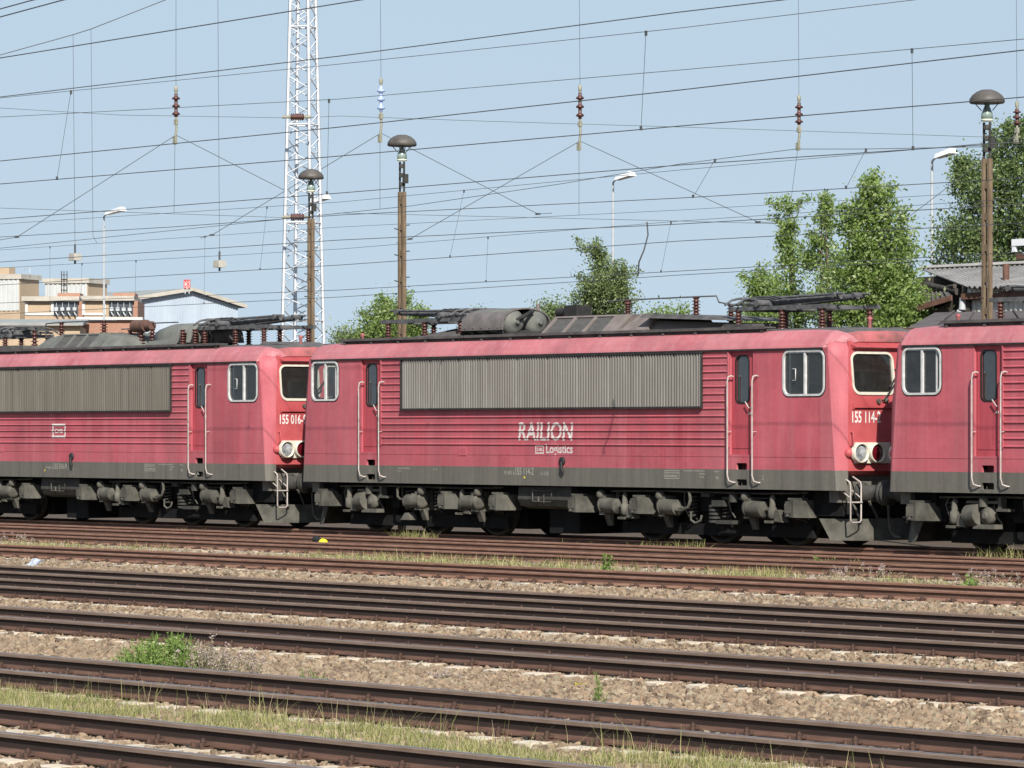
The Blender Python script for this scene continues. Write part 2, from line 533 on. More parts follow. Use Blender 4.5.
def build_body(root):
    b = MB()
    for M in (IDM, ROT):
        T = side_T(M)
        outer = [(-side_edge(ZB), ZB), (side_edge_r(ZB), ZB), (side_edge_r(ZT), ZT), (-side_edge(ZT), ZT)]
        holes = []
        for wn in (WIN_L, WIN_R):
            holes.append(rrect(wn[0] + 0.038, wn[1] - 0.038, wn[2] + 0.038, wn[3] - 0.038, 0.137))
        for d in (DOOR_L, DOOR_R):
            holes.append([(d[0], 1.76), (d[1], 1.76), (d[1], 3.76), (d[0], 3.76)])
            cx = (d[0] + d[1]) / 2
            for z0 in (1.215, 1.53):
                holes.append(rrect(cx - 0.155, cx + 0.165, z0 - 0.065, z0 + 0.065, 0.03, 2))
        b.plate(outer, holes, T, 0.05)
        # recessed pockets behind the two foot holes of each door
        for d in (DOOR_L, DOOR_R):
            cx = (d[0] + d[1]) / 2
            b.M = M
            b.box(cx - 0.3, cx + 0.3, -HW + 0.26, -HW + 0.27, 1.10, 1.70)
            b.M = None
        # panel seams: slim raised lips
        b.M = M
        b.box(-side_edge(1.72), side_edge_r(1.72), -HW - 0.006, -HW + 0.001, 1.716, 1.728)
        b.M = None
        # corner panels between side and front
        for sgn in (-1, 1):
            vs = []
            zs = [ZB, FZ0, 2.2, FZ1, 3.3, 3.60, ZT, 3.96]
            for z in zs:
                zc = min(z, ZT); xe = side_edge_r(zc) if sgn < 0 else side_edge(zc); xf = front_x(max(zc, FZ0)); hw = front_hw(zc)
                for q in range(6):
                    a_ = R(90 * q / 5)
                    ex = xe + (xf - xe) * (0.55 * math.sin(a_) + 0.45 * q / 5)
                    ey = HW - (HW - hw) * (0.55 * (1 - math.cos(a_)) + 0.45 * q / 5)
                    if z > ZT:
                        ex -= 0.10; ey -= 0.15
                    vs.append(M @ Vector((ex, sgn * ey, z)))
            fs = []
            for i in range(len(zs) - 1):
                for k in range(5):
                    fs.append((i * 6 + k, i * 6 + k + 1, i * 6 + 7 + k, i * 6 + 6 + k))
            b.add(vs, fs, True)
        # headstock and floor
        b.M = M
        b.box(8.45, 8.72, -1.32, 1.32, 0.86, 1.40)
        b.M = None
    b.box(-8.70, 8.70, -1.47, 1.47, 1.12, 1.16)
    body = b.build('body', M_red, root)
    # fronts: a brighter, cleaner red
    for M in (IDM, ROT):
        f = MB(); T = front_T(M)
        f.plate([(-1.29, FZ0), (1.29, FZ0), (1.29, FZ1), (-1.29, FZ1)], [], T, 0.05)
        f.plate([(-1.29, FZ1), (1.29, FZ1), (1.16, FZ2), (-1.16, FZ2)],
                [rrect(a + 0.03, c - 0.03, d + 0.03, e - 0.03, 0.15) for (a, c, d, e) in SCREENS], T, 0.05)
        f.M = M
        # visor over the screens and the rail below them
        f.hexa([(front_x(3.76) - 0.01, -1.10, 3.76), (front_x(3.76) + 0.10, -1.08, 3.80), (front_x(3.76) + 0.10, 1.08, 3.80), (front_x(3.76) - 0.01, 1.10, 3.76)],
               [(front_x(3.76) - 0.01, -1.12, 3.86), (front_x(3.76) + 0.09, -1.10, 3.83), (front_x(3.76) + 0.09, 1.10, 3.83), (front_x(3.76) - 0.01, 1.12, 3.86)])
        f.box(8.93, 8.995, -1.16, 1.16, 2.655, 2.685)
        f.box(8.93, 8.98, -1.18, -1.15, 2.63, 2.74)
        f.box(8.93, 8.98, 1.15, 1.18, 2.63, 2.74)
        # rounded lower lip
        f.hexa([(8.84, -1.28, 1.40), (8.70, -1.28, 1.36), (8.70, 1.28, 1.36), (8.84, 1.28, 1.40)],
               [(8.947, -1.285, 1.457), (8.70, -1.285, 1.457), (8.70, 1.285, 1.457), (8.947, 1.285, 1.457)])
        f.sphere((8.94, -1.27, 1.80), 0.10, 12, 8)
        f.sphere((8.94, 1.27, 1.80), 0.10, 12, 8)
        f.build('front_panel', M_redf, root)
    return body

def build_roof(root):
    prof = [(-HW, ZT), (-1.505, 3.84), (-1.43, 3.96), (-1.29, 4.10), (-1.16, 4.15)]
    top = [(-1.16, 4.15), (-0.8, 4.20), (0, 4.22), (0.8, 4.20), (1.16, 4.15)]
    full = prof + top[1:-1] + [(-y, z) for y, z in reversed(prof)]
    st = [(-8.84, 3.93, 0.80), (-8.80, 4.05, 0.87), (-8.70, 4.13, 0.94), (-8.50, 4.19, 1.0), (-8.0, 4.22, 1.0)]
    st = st + [(-a, z, k) for a, z, k in reversed(st)]
    b = MB(); vs = []
    for (x, zt, k) in st:
        for (y, z) in full:
            t = (z - ZT) / (4.22 - ZT)
            ex = side_edge(ZT) if abs(x) > 8.5 else None
            zz = ZT + t * (zt - ZT)
            xx = x
            if abs(x) > 8.5:      # the lowest strip follows the side wall's end
                lim = side_edge(ZT) + (abs(x) - side_edge(ZT)) * min(1, t * 1.6 + (1 - abs(y) / HW) * 2.2)
                xx = math.copysign(min(abs(x), lim), x)
            vs.append((xx, y * (k if abs(y) > 1.1 else 1), zz))
    n = len(full)
    fs = []; mi = []
    for i in range(len(st) - 1):
        for k in range(n - 1):
            fs.append((i * n + k, i * n + k + 1, (i + 1) * n + k + 1, (i + 1) * n + k))
            end = i < 2 or i > len(st) - 4
            mi.append(0 if (k < 4 or k >= n - 5) else (1 if end else 2))
    b.add(vs, fs, [False] * len(fs)); b.m = mi
    # ends closed down to the top of the front
    for s in (0, (len(st) - 1)):
        ring = list(range(s * n, s * n + n))
        x = 8.80 if s else -8.80
        vs2 = [vs[i] for i in ring] + [(x, 1.16, 3.86), (x, -1.16, 3.86)]
        b.add(vs2, [tuple(range(len(vs2)))]); b.m[-1] = 1
    roof = b.build('roof', [M_roofside, M_roofred, M_roof], root)
    # gutter
    for sgn, M in ((-1, IDM), (1, ROT)):
        g = MB(); g.M = M
        g.box(-8.44, 8.50, -HW - 0.035, -HW + 0.005, 3.765, 3.80)
        g.build('gutter', M_dark, roof)
        k = MB(); k.M = M
        k.box(-7.7, 6.55, -1.27, -1.0, 4.205, 4.235)
        k.box(-7.68, 6.53, -1.21, -1.17, 4.10, 4.204)
        for i in range(15):
            x = -7.6 + i * 1.0
            k.box(x, x + 0.07, -1.262, -1.211, 4.12, 4.204)
        for x0_, x1_ in ((-7.7, -3.2), (-3.15, 1.4), (1.45, 6.55)):
            k.box(x0_, x1_, -1.285, -1.271, 4.19, 4.245)
        k.build('roof_walkway', M_roof, root)
    for x in (-8.3, 8.42):
        h = MB()
        h.lathe([(0, 0.05), (0.03, 0.05), (0.05, 0.035), (0.22, 0.035), (0.26, 0.06), (0.28, 0.02)], (x, -0.25, 4.12), (0, 0, 1), 10)
        h.build('roof_horn', M_roofred, root)

def build_sides(root):
    for M in (IDM, ROT):
        T = side_T(M)
        r = MB()
        for z in RIBS:
            segs = [(-5.80, 5.74)] if z < 2.6 else [(-5.80, -5.06), (5.0, 5.74)]
            for a, c in segs:
                pts = [(-0.0005, z + 0.028), (-0.022, z + 0.010), (-0.022, z), (-0.0005, z - 0.012)]
                vs = [T(a, v, w) for w, v in pts] + [T(c, v, w) for w, v in pts]
                r.add(vs, [(0, 1, 5, 4), (1, 2, 6, 5), (2, 3, 7, 6), (0, 3, 2, 1), (4, 5, 6, 7)])
        r.M = M
        for x in (-5.82, 5.745):
            r.box(x, x + 0.03, -HW - 0.024, -HW - 0.001, 1.9, 3.76)
        r.build('ribbed_panel', M_red, root)
        # air grille: vertical corrugated aluminium
        g = MB()
        N = 118; a, c, z0, z1 = GR
        pitch = (c - a) / N
        prof = []
        for i in range(N):
            x = a + i * pitch
            d = 0.0 if i % 12 else 0.012
            prof += [(x, -0.006), (x + pitch * 0.34, -0.006), (x + pitch * 0.46, -0.060 + d), (x + pitch * 0.84, -0.060 + d)]
        prof.append((c, -0.006))
        vs = [T(x, z0, w) for x, w in prof] + [T(x, z1, w) for x, w in prof]
        m = len(prof)
        g.add(vs, [(i, i + 1, m + i + 1, m + i) for i in range(m - 1)])
        gr = g.build('air_grille', M_grille, root)
        f = MB(); f.M = M
        f.box(a - 0.02, c + 0.02, -HW - 0.085, -HW - 0.004, z0 - 0.04, z0)
        f.box(a - 0.03, c + 0.03, -HW - 0.075, -HW - 0.004, z1, z1 + 0.03)
        f.box(a - 0.015, a, -HW - 0.062, -HW - 0.004, z0 + 0.001, z1 - 0.001)
        f.box(c, c + 0.012, -HW - 0.062, -HW - 0.004, z0 + 0.001, z1 - 0.001)
        f.build('grille_frame', M_dark, gr)
        # doors
        for d in (DOOR_L, DOOR_R):
            cx = (d[0] + d[1]) / 2
            k = MB()
            win = rrect(cx - 0.20, cx + 0.17, 2.77, 3.66, 0.10)
            k.plate([(d[0], 1.76), (d[1], 1.76), (d[1], 3.76), (d[0], 3.76)], [win], lambda u, v, w: T(u, v, w + 0.045), 0.04)
            k.M = M
            k.box(d[0] + 0.05, d[0] + 0.07, -HW + 0.037, -HW + 0.044, 1.9, 3.7)
            k.box(d[1] - 0.07, d[1] - 0.05, -HW + 0.037, -HW + 0.044, 1.9, 3.7)
            k.box(d[0] + 0.05, d[1] - 0.05, -HW + 0.036, -HW + 0.044, 1.88, 1.9)
            door = k.build('cab_door', M_reddark, root)
            p = MB()
            p.plate(rrect(cx - 0.20, cx + 0.17, 2.77, 3.66, 0.10), [], lambda u, v, w: T(u, v, w + 0.065), 0)
            p.build('door_window', M_glassd, door)
            q = MB()
            q.plate(rrect(cx - 0.225, cx + 0.195, 2.745, 3.685, 0.12), [rrect(cx - 0.195, cx + 0.165, 2.775, 3.655, 0.10)], lambda u, v, w: T(u, v, w + 0.035), 0.02)
            q.build('window_seal', M_rubber, door)
            h = MB()
            hx = cx + 0.255
            h.tube([T(hx, 2.66, 0.02), T(hx, 2.66, -0.03), T(hx - 0.11, 2.78, -0.03)], 0.012, 6)
            h.lathe([(0, 0.03), (0.03, 0.025)], T(hx - 0.04, 2.55, 0.045), M.to_3x3() @ Vector((0, -1, 0)), 8)
            h.build('door_handle', M_rail_h, door)
            # long curved grab rails at both sides of the door
            for x in (d[0] + 0.04, d[1] + 0.095):
                t = MB()
                t.tube([T(x + 0.055, 3.27, 0.0), T(x + 0.055, 3.285, -0.05), T(x + 0.02, 3.27, -0.095), T(x, 3.17, -0.105), T(x, 2.2, -0.105), T(x, 1.36, -0.105),
                        T(x + 0.02, 1.25, -0.085), T(x + 0.09, 1.22, -0.04), T(x + 0.12, 1.215, 0.0)], 0.0155, 8)
                for z in (2.2,):
                    t.tube([T(x, z, 0.0), T(x, z, -0.105)], 0.009, 6)
                t.build('handrail', M_rail_h, root)
        # cab side windows: pale frame, sliding panes
        for wn, mullion in ((WIN_L, 0.5), (WIN_R, 0.52)):
            a, c, z0, z1 = wn
            f = MB()
            f.plate(rrect(a, c, z0, z1, 0.17), [rrect(a + 0.04, c - 0.04, z0 + 0.04, z1 - 0.04, 0.135)], lambda u, v, w: T(u, v, w - 0.02), 0.05)
            f.M = M
            mx = a + (c - a) * mullion
            f.box(mx - 0.024, mx + 0.024, -HW - 0.008, -HW + 0.04, z0 + 0.03, z1 - 0.03)
            for px in ((a + 0.16) if wn is WIN_R else (c - 0.16),):
                f.box(px - 0.022, px + 0.022, -HW + 0.032, -HW + 0.05, z0 + 0.03, z1 - 0.03)
            f.box(a + 0.05, c - 0.05, -HW - 0.004, -HW + 0.04, z1 - 0.062, z1 - 0.04)
            fr = f.build('cab_window', M_alu, root)
            for (x0, x1, dy) in ((a + 0.03, mx, 0.022), (mx, c - 0.03, 0.036)):
                p = MB()
                p.plate([(x0, z0 + 0.03), (x1, z0 + 0.03), (x1, z1 - 0.03), (x0, z1 - 0.03)] if False else rrect(x0, x1, z0 + 0.035, z1 - 0.035, 0.08), [], lambda u, v, w, dy=dy: T(u, v, w + dy), 0)
                p.build('window_pane', M_glass, fr)
            h = MB()
            hx = mx - 0.33 if wn is WIN_R else mx + 0.1
            if wn is WIN_R:
                h.tube([T(hx, 3.18, 0.03), T(hx, 3.18, -0.02), T(hx + 0.09, 3.18, -0.02), T(hx + 0.09, 3.40, -0.02), T(hx, 3.40, -0.02), T(hx, 3.40, 0.03)], 0.010, 6)
                h.build('window_handle', M_alu, fr)
            sl_ = MB()
            sl_.plate(rrect(a - 0.02, c + 0.02, z0 - 0.02, z1 + 0.02, 0.19), [rrect(a + 0.002, c - 0.002, z0 + 0.002, z1 - 0.002, 0.168)], lambda u, v, w: T(u, v, w - 0.006), 0.02)
            sl_.build('window_seal', M_rubber, fr)
        # tail lamp bracket near the middle of the skirt
        e = MB(); e.M = M
        e.lathe([(0, 0.085), (0.04, 0.085), (0.05, 0.03)], (0.55, -HW, 1.60), (0, -1, 0), 12)
        e.tube([(0.56, -HW - 0.05, 1.58), (0.59, -HW - 0.07, 1.45), (0.62, -HW - 0.05, 1.36)], [0.03, 0.035, 0.03], 8)
        e.build('socket_cable', M_rubber, root)
        e = MB(); e.M = M
        e.box(-2.98, -2.72, -HW - 0.012, -HW, 1.70, 1.86)
        e.build('access_flap', M_red, root)

def build_front(root):
    for M in (IDM, ROT):
        T = front_T(M)
        for i, (a, c, z0, z1) in enumerate(SCREENS):
            f = MB()
            f.plate(rrect(a, c, z0, z1, 0.17), [rrect(a + 0.042, c - 0.042, z0 + 0.055, z1 - 0.042, 0.13)], lambda u, v, w: T(u, v, w - 0.02), 0.06)
            fr = f.build('windscreen', M_cream, root)
            p = MB()
            p.plate(rrect(a + 0.04, c - 0.04, z0 + 0.04, z1 - 0.04, 0.14), [], lambda u, v, w: T(u, v, w + 0.02), 0)
            p.build('window_pane', M_glass, fr)
            q = MB()
            x0 = (a + c) / 2 + 0.18
            q.tube([T(x0, 2.80, -0.02), T(x0, 2.80, -0.07), T(x0 + 0.06, 2.86, -0.07), T(x0 + 0.40, 3.18, -0.045)], 0.014, 6)
            q.box(0, 0, 0, 0, 0, 0) if False else None
            q.tube([T(x0 + 0.20, 3.05, -0.035), T(x0 + 0.50, 3.36, -0.035)], 0.016, 6)
            q.build('wiper', M_dark, fr)
            q = MB()
            q.lathe([(0, 0.05), (0.05, 0.05), (0.07, 0.03)], T(x0 + 0.09, 2.80, 0.0), M.to_3x3() @ Vector((1, 0, 0)), 10)
            q.lathe([(0, 0.045), (0.05, 0.045)], T(x0 - 0.10, 2.78, 0.0), M.to_3x3() @ Vector((1, 0, 0)), 10)
            q.build('wiper_motor', M_gear, fr)
        for sgn in (-1, 1):
            yo = [-1.08, -0.66] if sgn < 0 else [1.08, 0.66]
            f = MB()
            y0, y1 = (-1.15, -0.26) if sgn < 0 else (0.26, 1.15)
            f.plate([(y0, 1.605), (y1, 1.605), (y1, 2.0), (y0, 2.0)], [], lambda u, v, w: T(u, v, w - 0.05), 0.05)
            for y in yo:
                f.lathe([(0, 0.19), (0.10, 0.19), (0.115, 0.18), (0.115, 0.167), (0.02, 0.162)], T(y, 1.80, -0.05), M.to_3x3() @ Vector((1, 0, 0)), 24)
            pl = f.build('lamp_plate', M_cream, root)
            for y, mt, nm in ((yo[0], M_lens, 'headlamp'), (yo[1], M_redlens, 'tail_lamp')):
                q = MB()
                q.lathe([(0.0, 0.164), (0.045, 0.162), (0.07, 0.12), (0.085, 0.055), (0.088, 0.001)], T(y, 1.80, -0.06), M.to_3x3() @ Vector((1, 0, 0)), 24)
                ln = q.build(nm, mt, pl)
            h = MB()
            yh = sgn * 1.225
            h.tube([T(yh, 2.19, 0), T(yh, 2.19, -0.07), T(yh, 1.95, -0.07), T(yh, 1.93, 0)], 0.016, 7)
            h.build('grab_handle', M_reddark, root)
            # buffer
            q = MB()
            o = M @ Vector((8.865, sgn * 0.875, 1.05)); ax = M.to_3x3() @ Vector((1, 0, 0))
            q.lathe([(0, 0.20), (0.04, 0.20), (0.05, 0.15), (0.38, 0.15), (0.39, 0.12), (0.62, 0.12), (0.63, 0.24), (0.69, 0.24), (0.705, 0.20)], o, ax, 20)
            q.build('buffer', M_gear2, root)
            # corner steps at one corner of each end: bent tube ladder
            if sgn < 0:
                s = MB(); s.M = M
                y0, y1 = sgn * 1.33, sgn * 1.06
                s.tube([(8.72, y0, 1.40), (9.04, y0, 1.25), (9.06, y0, 1.20), (9.06, y0, 0.53), (9.06, y0 - sgn * 0.04, 0.49), (9.06, y1 + sgn * 0.04, 0.49), (9.06, y1, 0.53), (9.06, y1, 1.20), (9.04, y1, 1.25), (8.72, y1, 1.40)], 0.016, 7)
                s.tube([(8.74, y0, 1.12), (9.06, y0, 0.95)], 0.013, 6)
                s.tube([(8.74, y1, 1.12), (9.06, y1, 0.95)], 0.013, 6)
                s.box(8.98, 9.10, min(y0, y1), max(y0, y1), 0.86, 0.885)
                s.build('corner_step', M_rail_h, root)
            # brake hose
            s = MB(); s.M = M
            yq = sgn * 0.42
            s.tube([(8.9, yq, 1.08), (9.05, yq, 1.0), (9.12, yq, 0.8), (9.14, yq, 0.5), (9.18, yq, 0.32), (9.3, yq, 0.22), (9.46, yq, 0.2)], 0.028, 8)
            s.build('brake_hose', M_gear, root)
        q = MB(); q.M = M
        q.box(8.86, 9.05, -0.12, 0.12, 0.92, 1.2)
        q.tube([(9.0, 0, 1.06), (9.25, 0, 1.04), (9.42, 0, 0.98), (9.46, 0, 0.88), (9.38, 0, 0.84)], 0.045, 8)
        q.tube([(8.95, 0, 1.0), (9.2, 0.03, 0.86), (9.3, 0.03, 0.70), (9.24, 0.03, 0.58)], 0.035, 8)
        q.build('coupling', M_gear2, root)
        # track clearer below the headstock: folded sheet
        p = MB(); p.M = M
        p.hexa([(8.20, -1.04, 0.55), (8.72, -1.04, 0.55), (8.72, 1.04, 0.55), (8.20, 1.04, 0.55)],
               [(8.20, -1.04, 0.52), (8.72, -1.04, 0.52), (8.72, 1.04, 0.52), (8.20, 1.04, 0.52)])
        for sgn in (-1, 1):
            a = [(8.14, sgn * 1.30, 0.55), (8.62, sgn * 1.08, 0.55), (8.98, sgn * 0.80, 0.55)]
            c = [(8.42, sgn * 1.26, 0.14), (8.76, sgn * 1.10, 0.14), (9.06, sgn * 0.82, 0.14)]
            for i in range(2):
                A, B, D, E_ = Vector(a[i]), Vector(a[i + 1]), Vector(c[i + 1]), Vector(c[i])
                off = Vector((-0.01, -sgn * 0.015, 0))
                p.hexa([A, B, D, E_], [A + off, B + off, D + off, E_ + off])
        p.hexa([(8.98, -0.80, 0.55), (8.98, 0.80, 0.55), (9.06, 0.82, 0.14), (9.06, -0.82, 0.14)],
               [(8.96, -0.80, 0.55), (8.96, 0.80, 0.55), (9.04, 0.82, 0.14), (9.04, -0.82, 0.14)])
        for y in (-0.95, -0.5, 0.5, 0.95):
            p.tube([(8.6, y, 1.0), (8.95, y, 0.5)], 0.025, 6)
        p.build('track_clearer', M_gear, root)

def build_cab(root):
    for M in (IDM, ROT):
        c = MB(); c.M = M
        c.box(6.52, 8.70, -1.46, 1.46, 1.95, 1.98)             # floor
        c.box(6.60, 6.64, -1.465, 1.465, 1.98, 3.84)           # bulkhead
        c.box(6.64, 8.6, -1.42, 1.42, 3.86, 3.88)              # ceiling
        c.build('cab_interior', M_cab, root)
        c = MB(); c.M = M
        c.hexa([(8.45, -1.35, 2.72), (8.84, -1.1, 2.86), (8.84, 1.1, 2.86), (8.45, 1.35, 2.72)],
               [(8.55, -1.35, 2.0), (8.86, -1.1, 2.0), (8.86, 1.1, 2.0), (8.55, 1.35, 2.0)])
        c.box(8.55, 8.75, 0.25, 0.75, 2.79, 3.02)
        c.build('driver_desk', M_cab, root)
        for y in (-0.75, 0.75):
            c = MB(); c.M = M
            c.box(7.55, 7.98, y - 0.22, y + 0.22, 2.40, 2.48)
            c.hexa([(7.50, y - 0.2, 2.45), (7.58, y - 0.2, 2.45), (7.58, y + 0.2, 2.45), (7.50, y + 0.2, 2.45)],
                   [(7.38, y - 0.2, 3.10), (7.45, y - 0.2, 3.10), (7.45, y + 0.2, 3.10), (7.38, y + 0.2, 3.10)])
            c.cyl((7.76, y, 1.98), (7.76, y, 2.4), 0.05, 8)
            c.build('driver_seat', M_rubber, root)
        c = MB(); c.M = M
        c.box(6.655, 6.72, -0.40, 0.40, 2.0, 3.7)
        c.build('cab_cupboard', M_cabl, root)
        # machine room partition behind the doors keeps the inside dark
        c = MB(); c.M = M
        c.box(5.70, 5.74, -1.46, 1.46, 1.2, 3.85)
        c.build('engine_room_partition', M_cab, root)

def insulator(o, h, n=5, r=0.095, core=0.045):
    """ribbed post insulator standing at o"""
    b = MB()
    prof = [(0, 0.085), (0.025, 0.085), (0.03, core)]
    for i in range(n):
        t = 0.05 + (h - 0.08) * i / n
        dt = (h - 0.08) / n
        prof += [(t, core), (t + dt * 0.15, r), (t + dt * 0.45, core + 0.01)]
    prof += [(h - 0.03, core), (h - 0.025, 0.07), (h, 0.07)]
    return b.lathe(prof, o, (0, 0, 1), 14)

def pantograph(root, a, e, knee):
    """folded pantograph lying from x=a to x=e, knee = end where the joints sit"""
    p = bpy.data.objects.new('pantograph', None); C.objects.link(p); p.parent = root
    sgn = 1 if e > a else -1
    f = MB()
    for y in (-0.62, 0.62):
        f.box(min(a, e), max(a, e), y - 0.045, y + 0.045, 4.58, 4.66)
        f.tube([(a, y, 4.7), (a + sgn * 0.5, y * 0.9, 4.72), (a + sgn * 1.2, y * 0.95, 4.68)], 0.03, 7)
    for x in (a + sgn * 0.35, (a + e) / 2, e - sgn * 0.35):
        f.box(x - 0.05, x + 0.05, -0.62, 0.62, 4.575, 4.655)
    f.box(a + sgn * 0.55 - 0.2, a + sgn * 0.55 + 0.2, -0.5, 0.5, 4.6, 4.74)
    f.cyl((a + sgn * 0.9, -0.72, 4.72), (a + sgn * 0.9, 0.72, 4.72), 0.07, 12)
    f.cyl((a + sgn * 1.5, -0.12, 4.66), (a + sgn * 0.6, -0.12, 4.70), 0.06, 10)
    f.build('pantograph_frame', M_panto, p)
    for y in (-1, 1):
        s = MB()
        s.tube([(a + sgn * 0.9, y * 0.30, 4.72), (e - sgn * 0.15, y * 0.22, 4.82)], 0.055, 8)
        s.tube([(a + sgn * 0.2, y * 0.42, 4.80), (e + sgn * 0.05, y * 0.34, 4.87)], [0.03, 0.024], 8)
        s.cyl((e - sgn * 0.2, y * 0.40, 4.84), (e - sgn * 0.2, y * 0.12, 4.84), 0.06, 10)
        s.build('pantograph_arm', M_panto, p)
    s = MB()
    for x in (a + sgn * 0.05, a + sgn * 0.40):
        s.tube([(x, -0.80, 4.70), (x, -0.62, 4.80), (x, -0.4, 4.84), (x, 0.4, 4.84), (x, 0.62, 4.80), (x, 0.80, 4.70)], 0.024, 8)
    s.box(min(a, a + sgn * 0.5), max(a, a + sgn * 0.5), -0.10, 0.10, 4.77, 4.82)
    s.build('collector_head', M_panto, p)
    s = MB()
    for i in range(3):
        s.tube([(a + sgn * (0.1 + 0.2 * i), -0.4, 4.66), (a + sgn * (0.2 + 0.2 * i), -0.42, 4.83), (a + sgn * (0.7 + 0.2 * i), -0.42, 4.86), (a + sgn * (1.1 + 0.2 * i), -0.4, 4.77)], 0.013, 6)
    s.build('pantograph_cable', M_panto, p)
    for x in (a + sgn * 0.25, a + sgn * 1.55, e - sgn * 0.25):
        for y in (-0.62, 0.62):
            insulator((x, y, 4.20), 0.38).build('insulator', M_ceram, p)
    return p

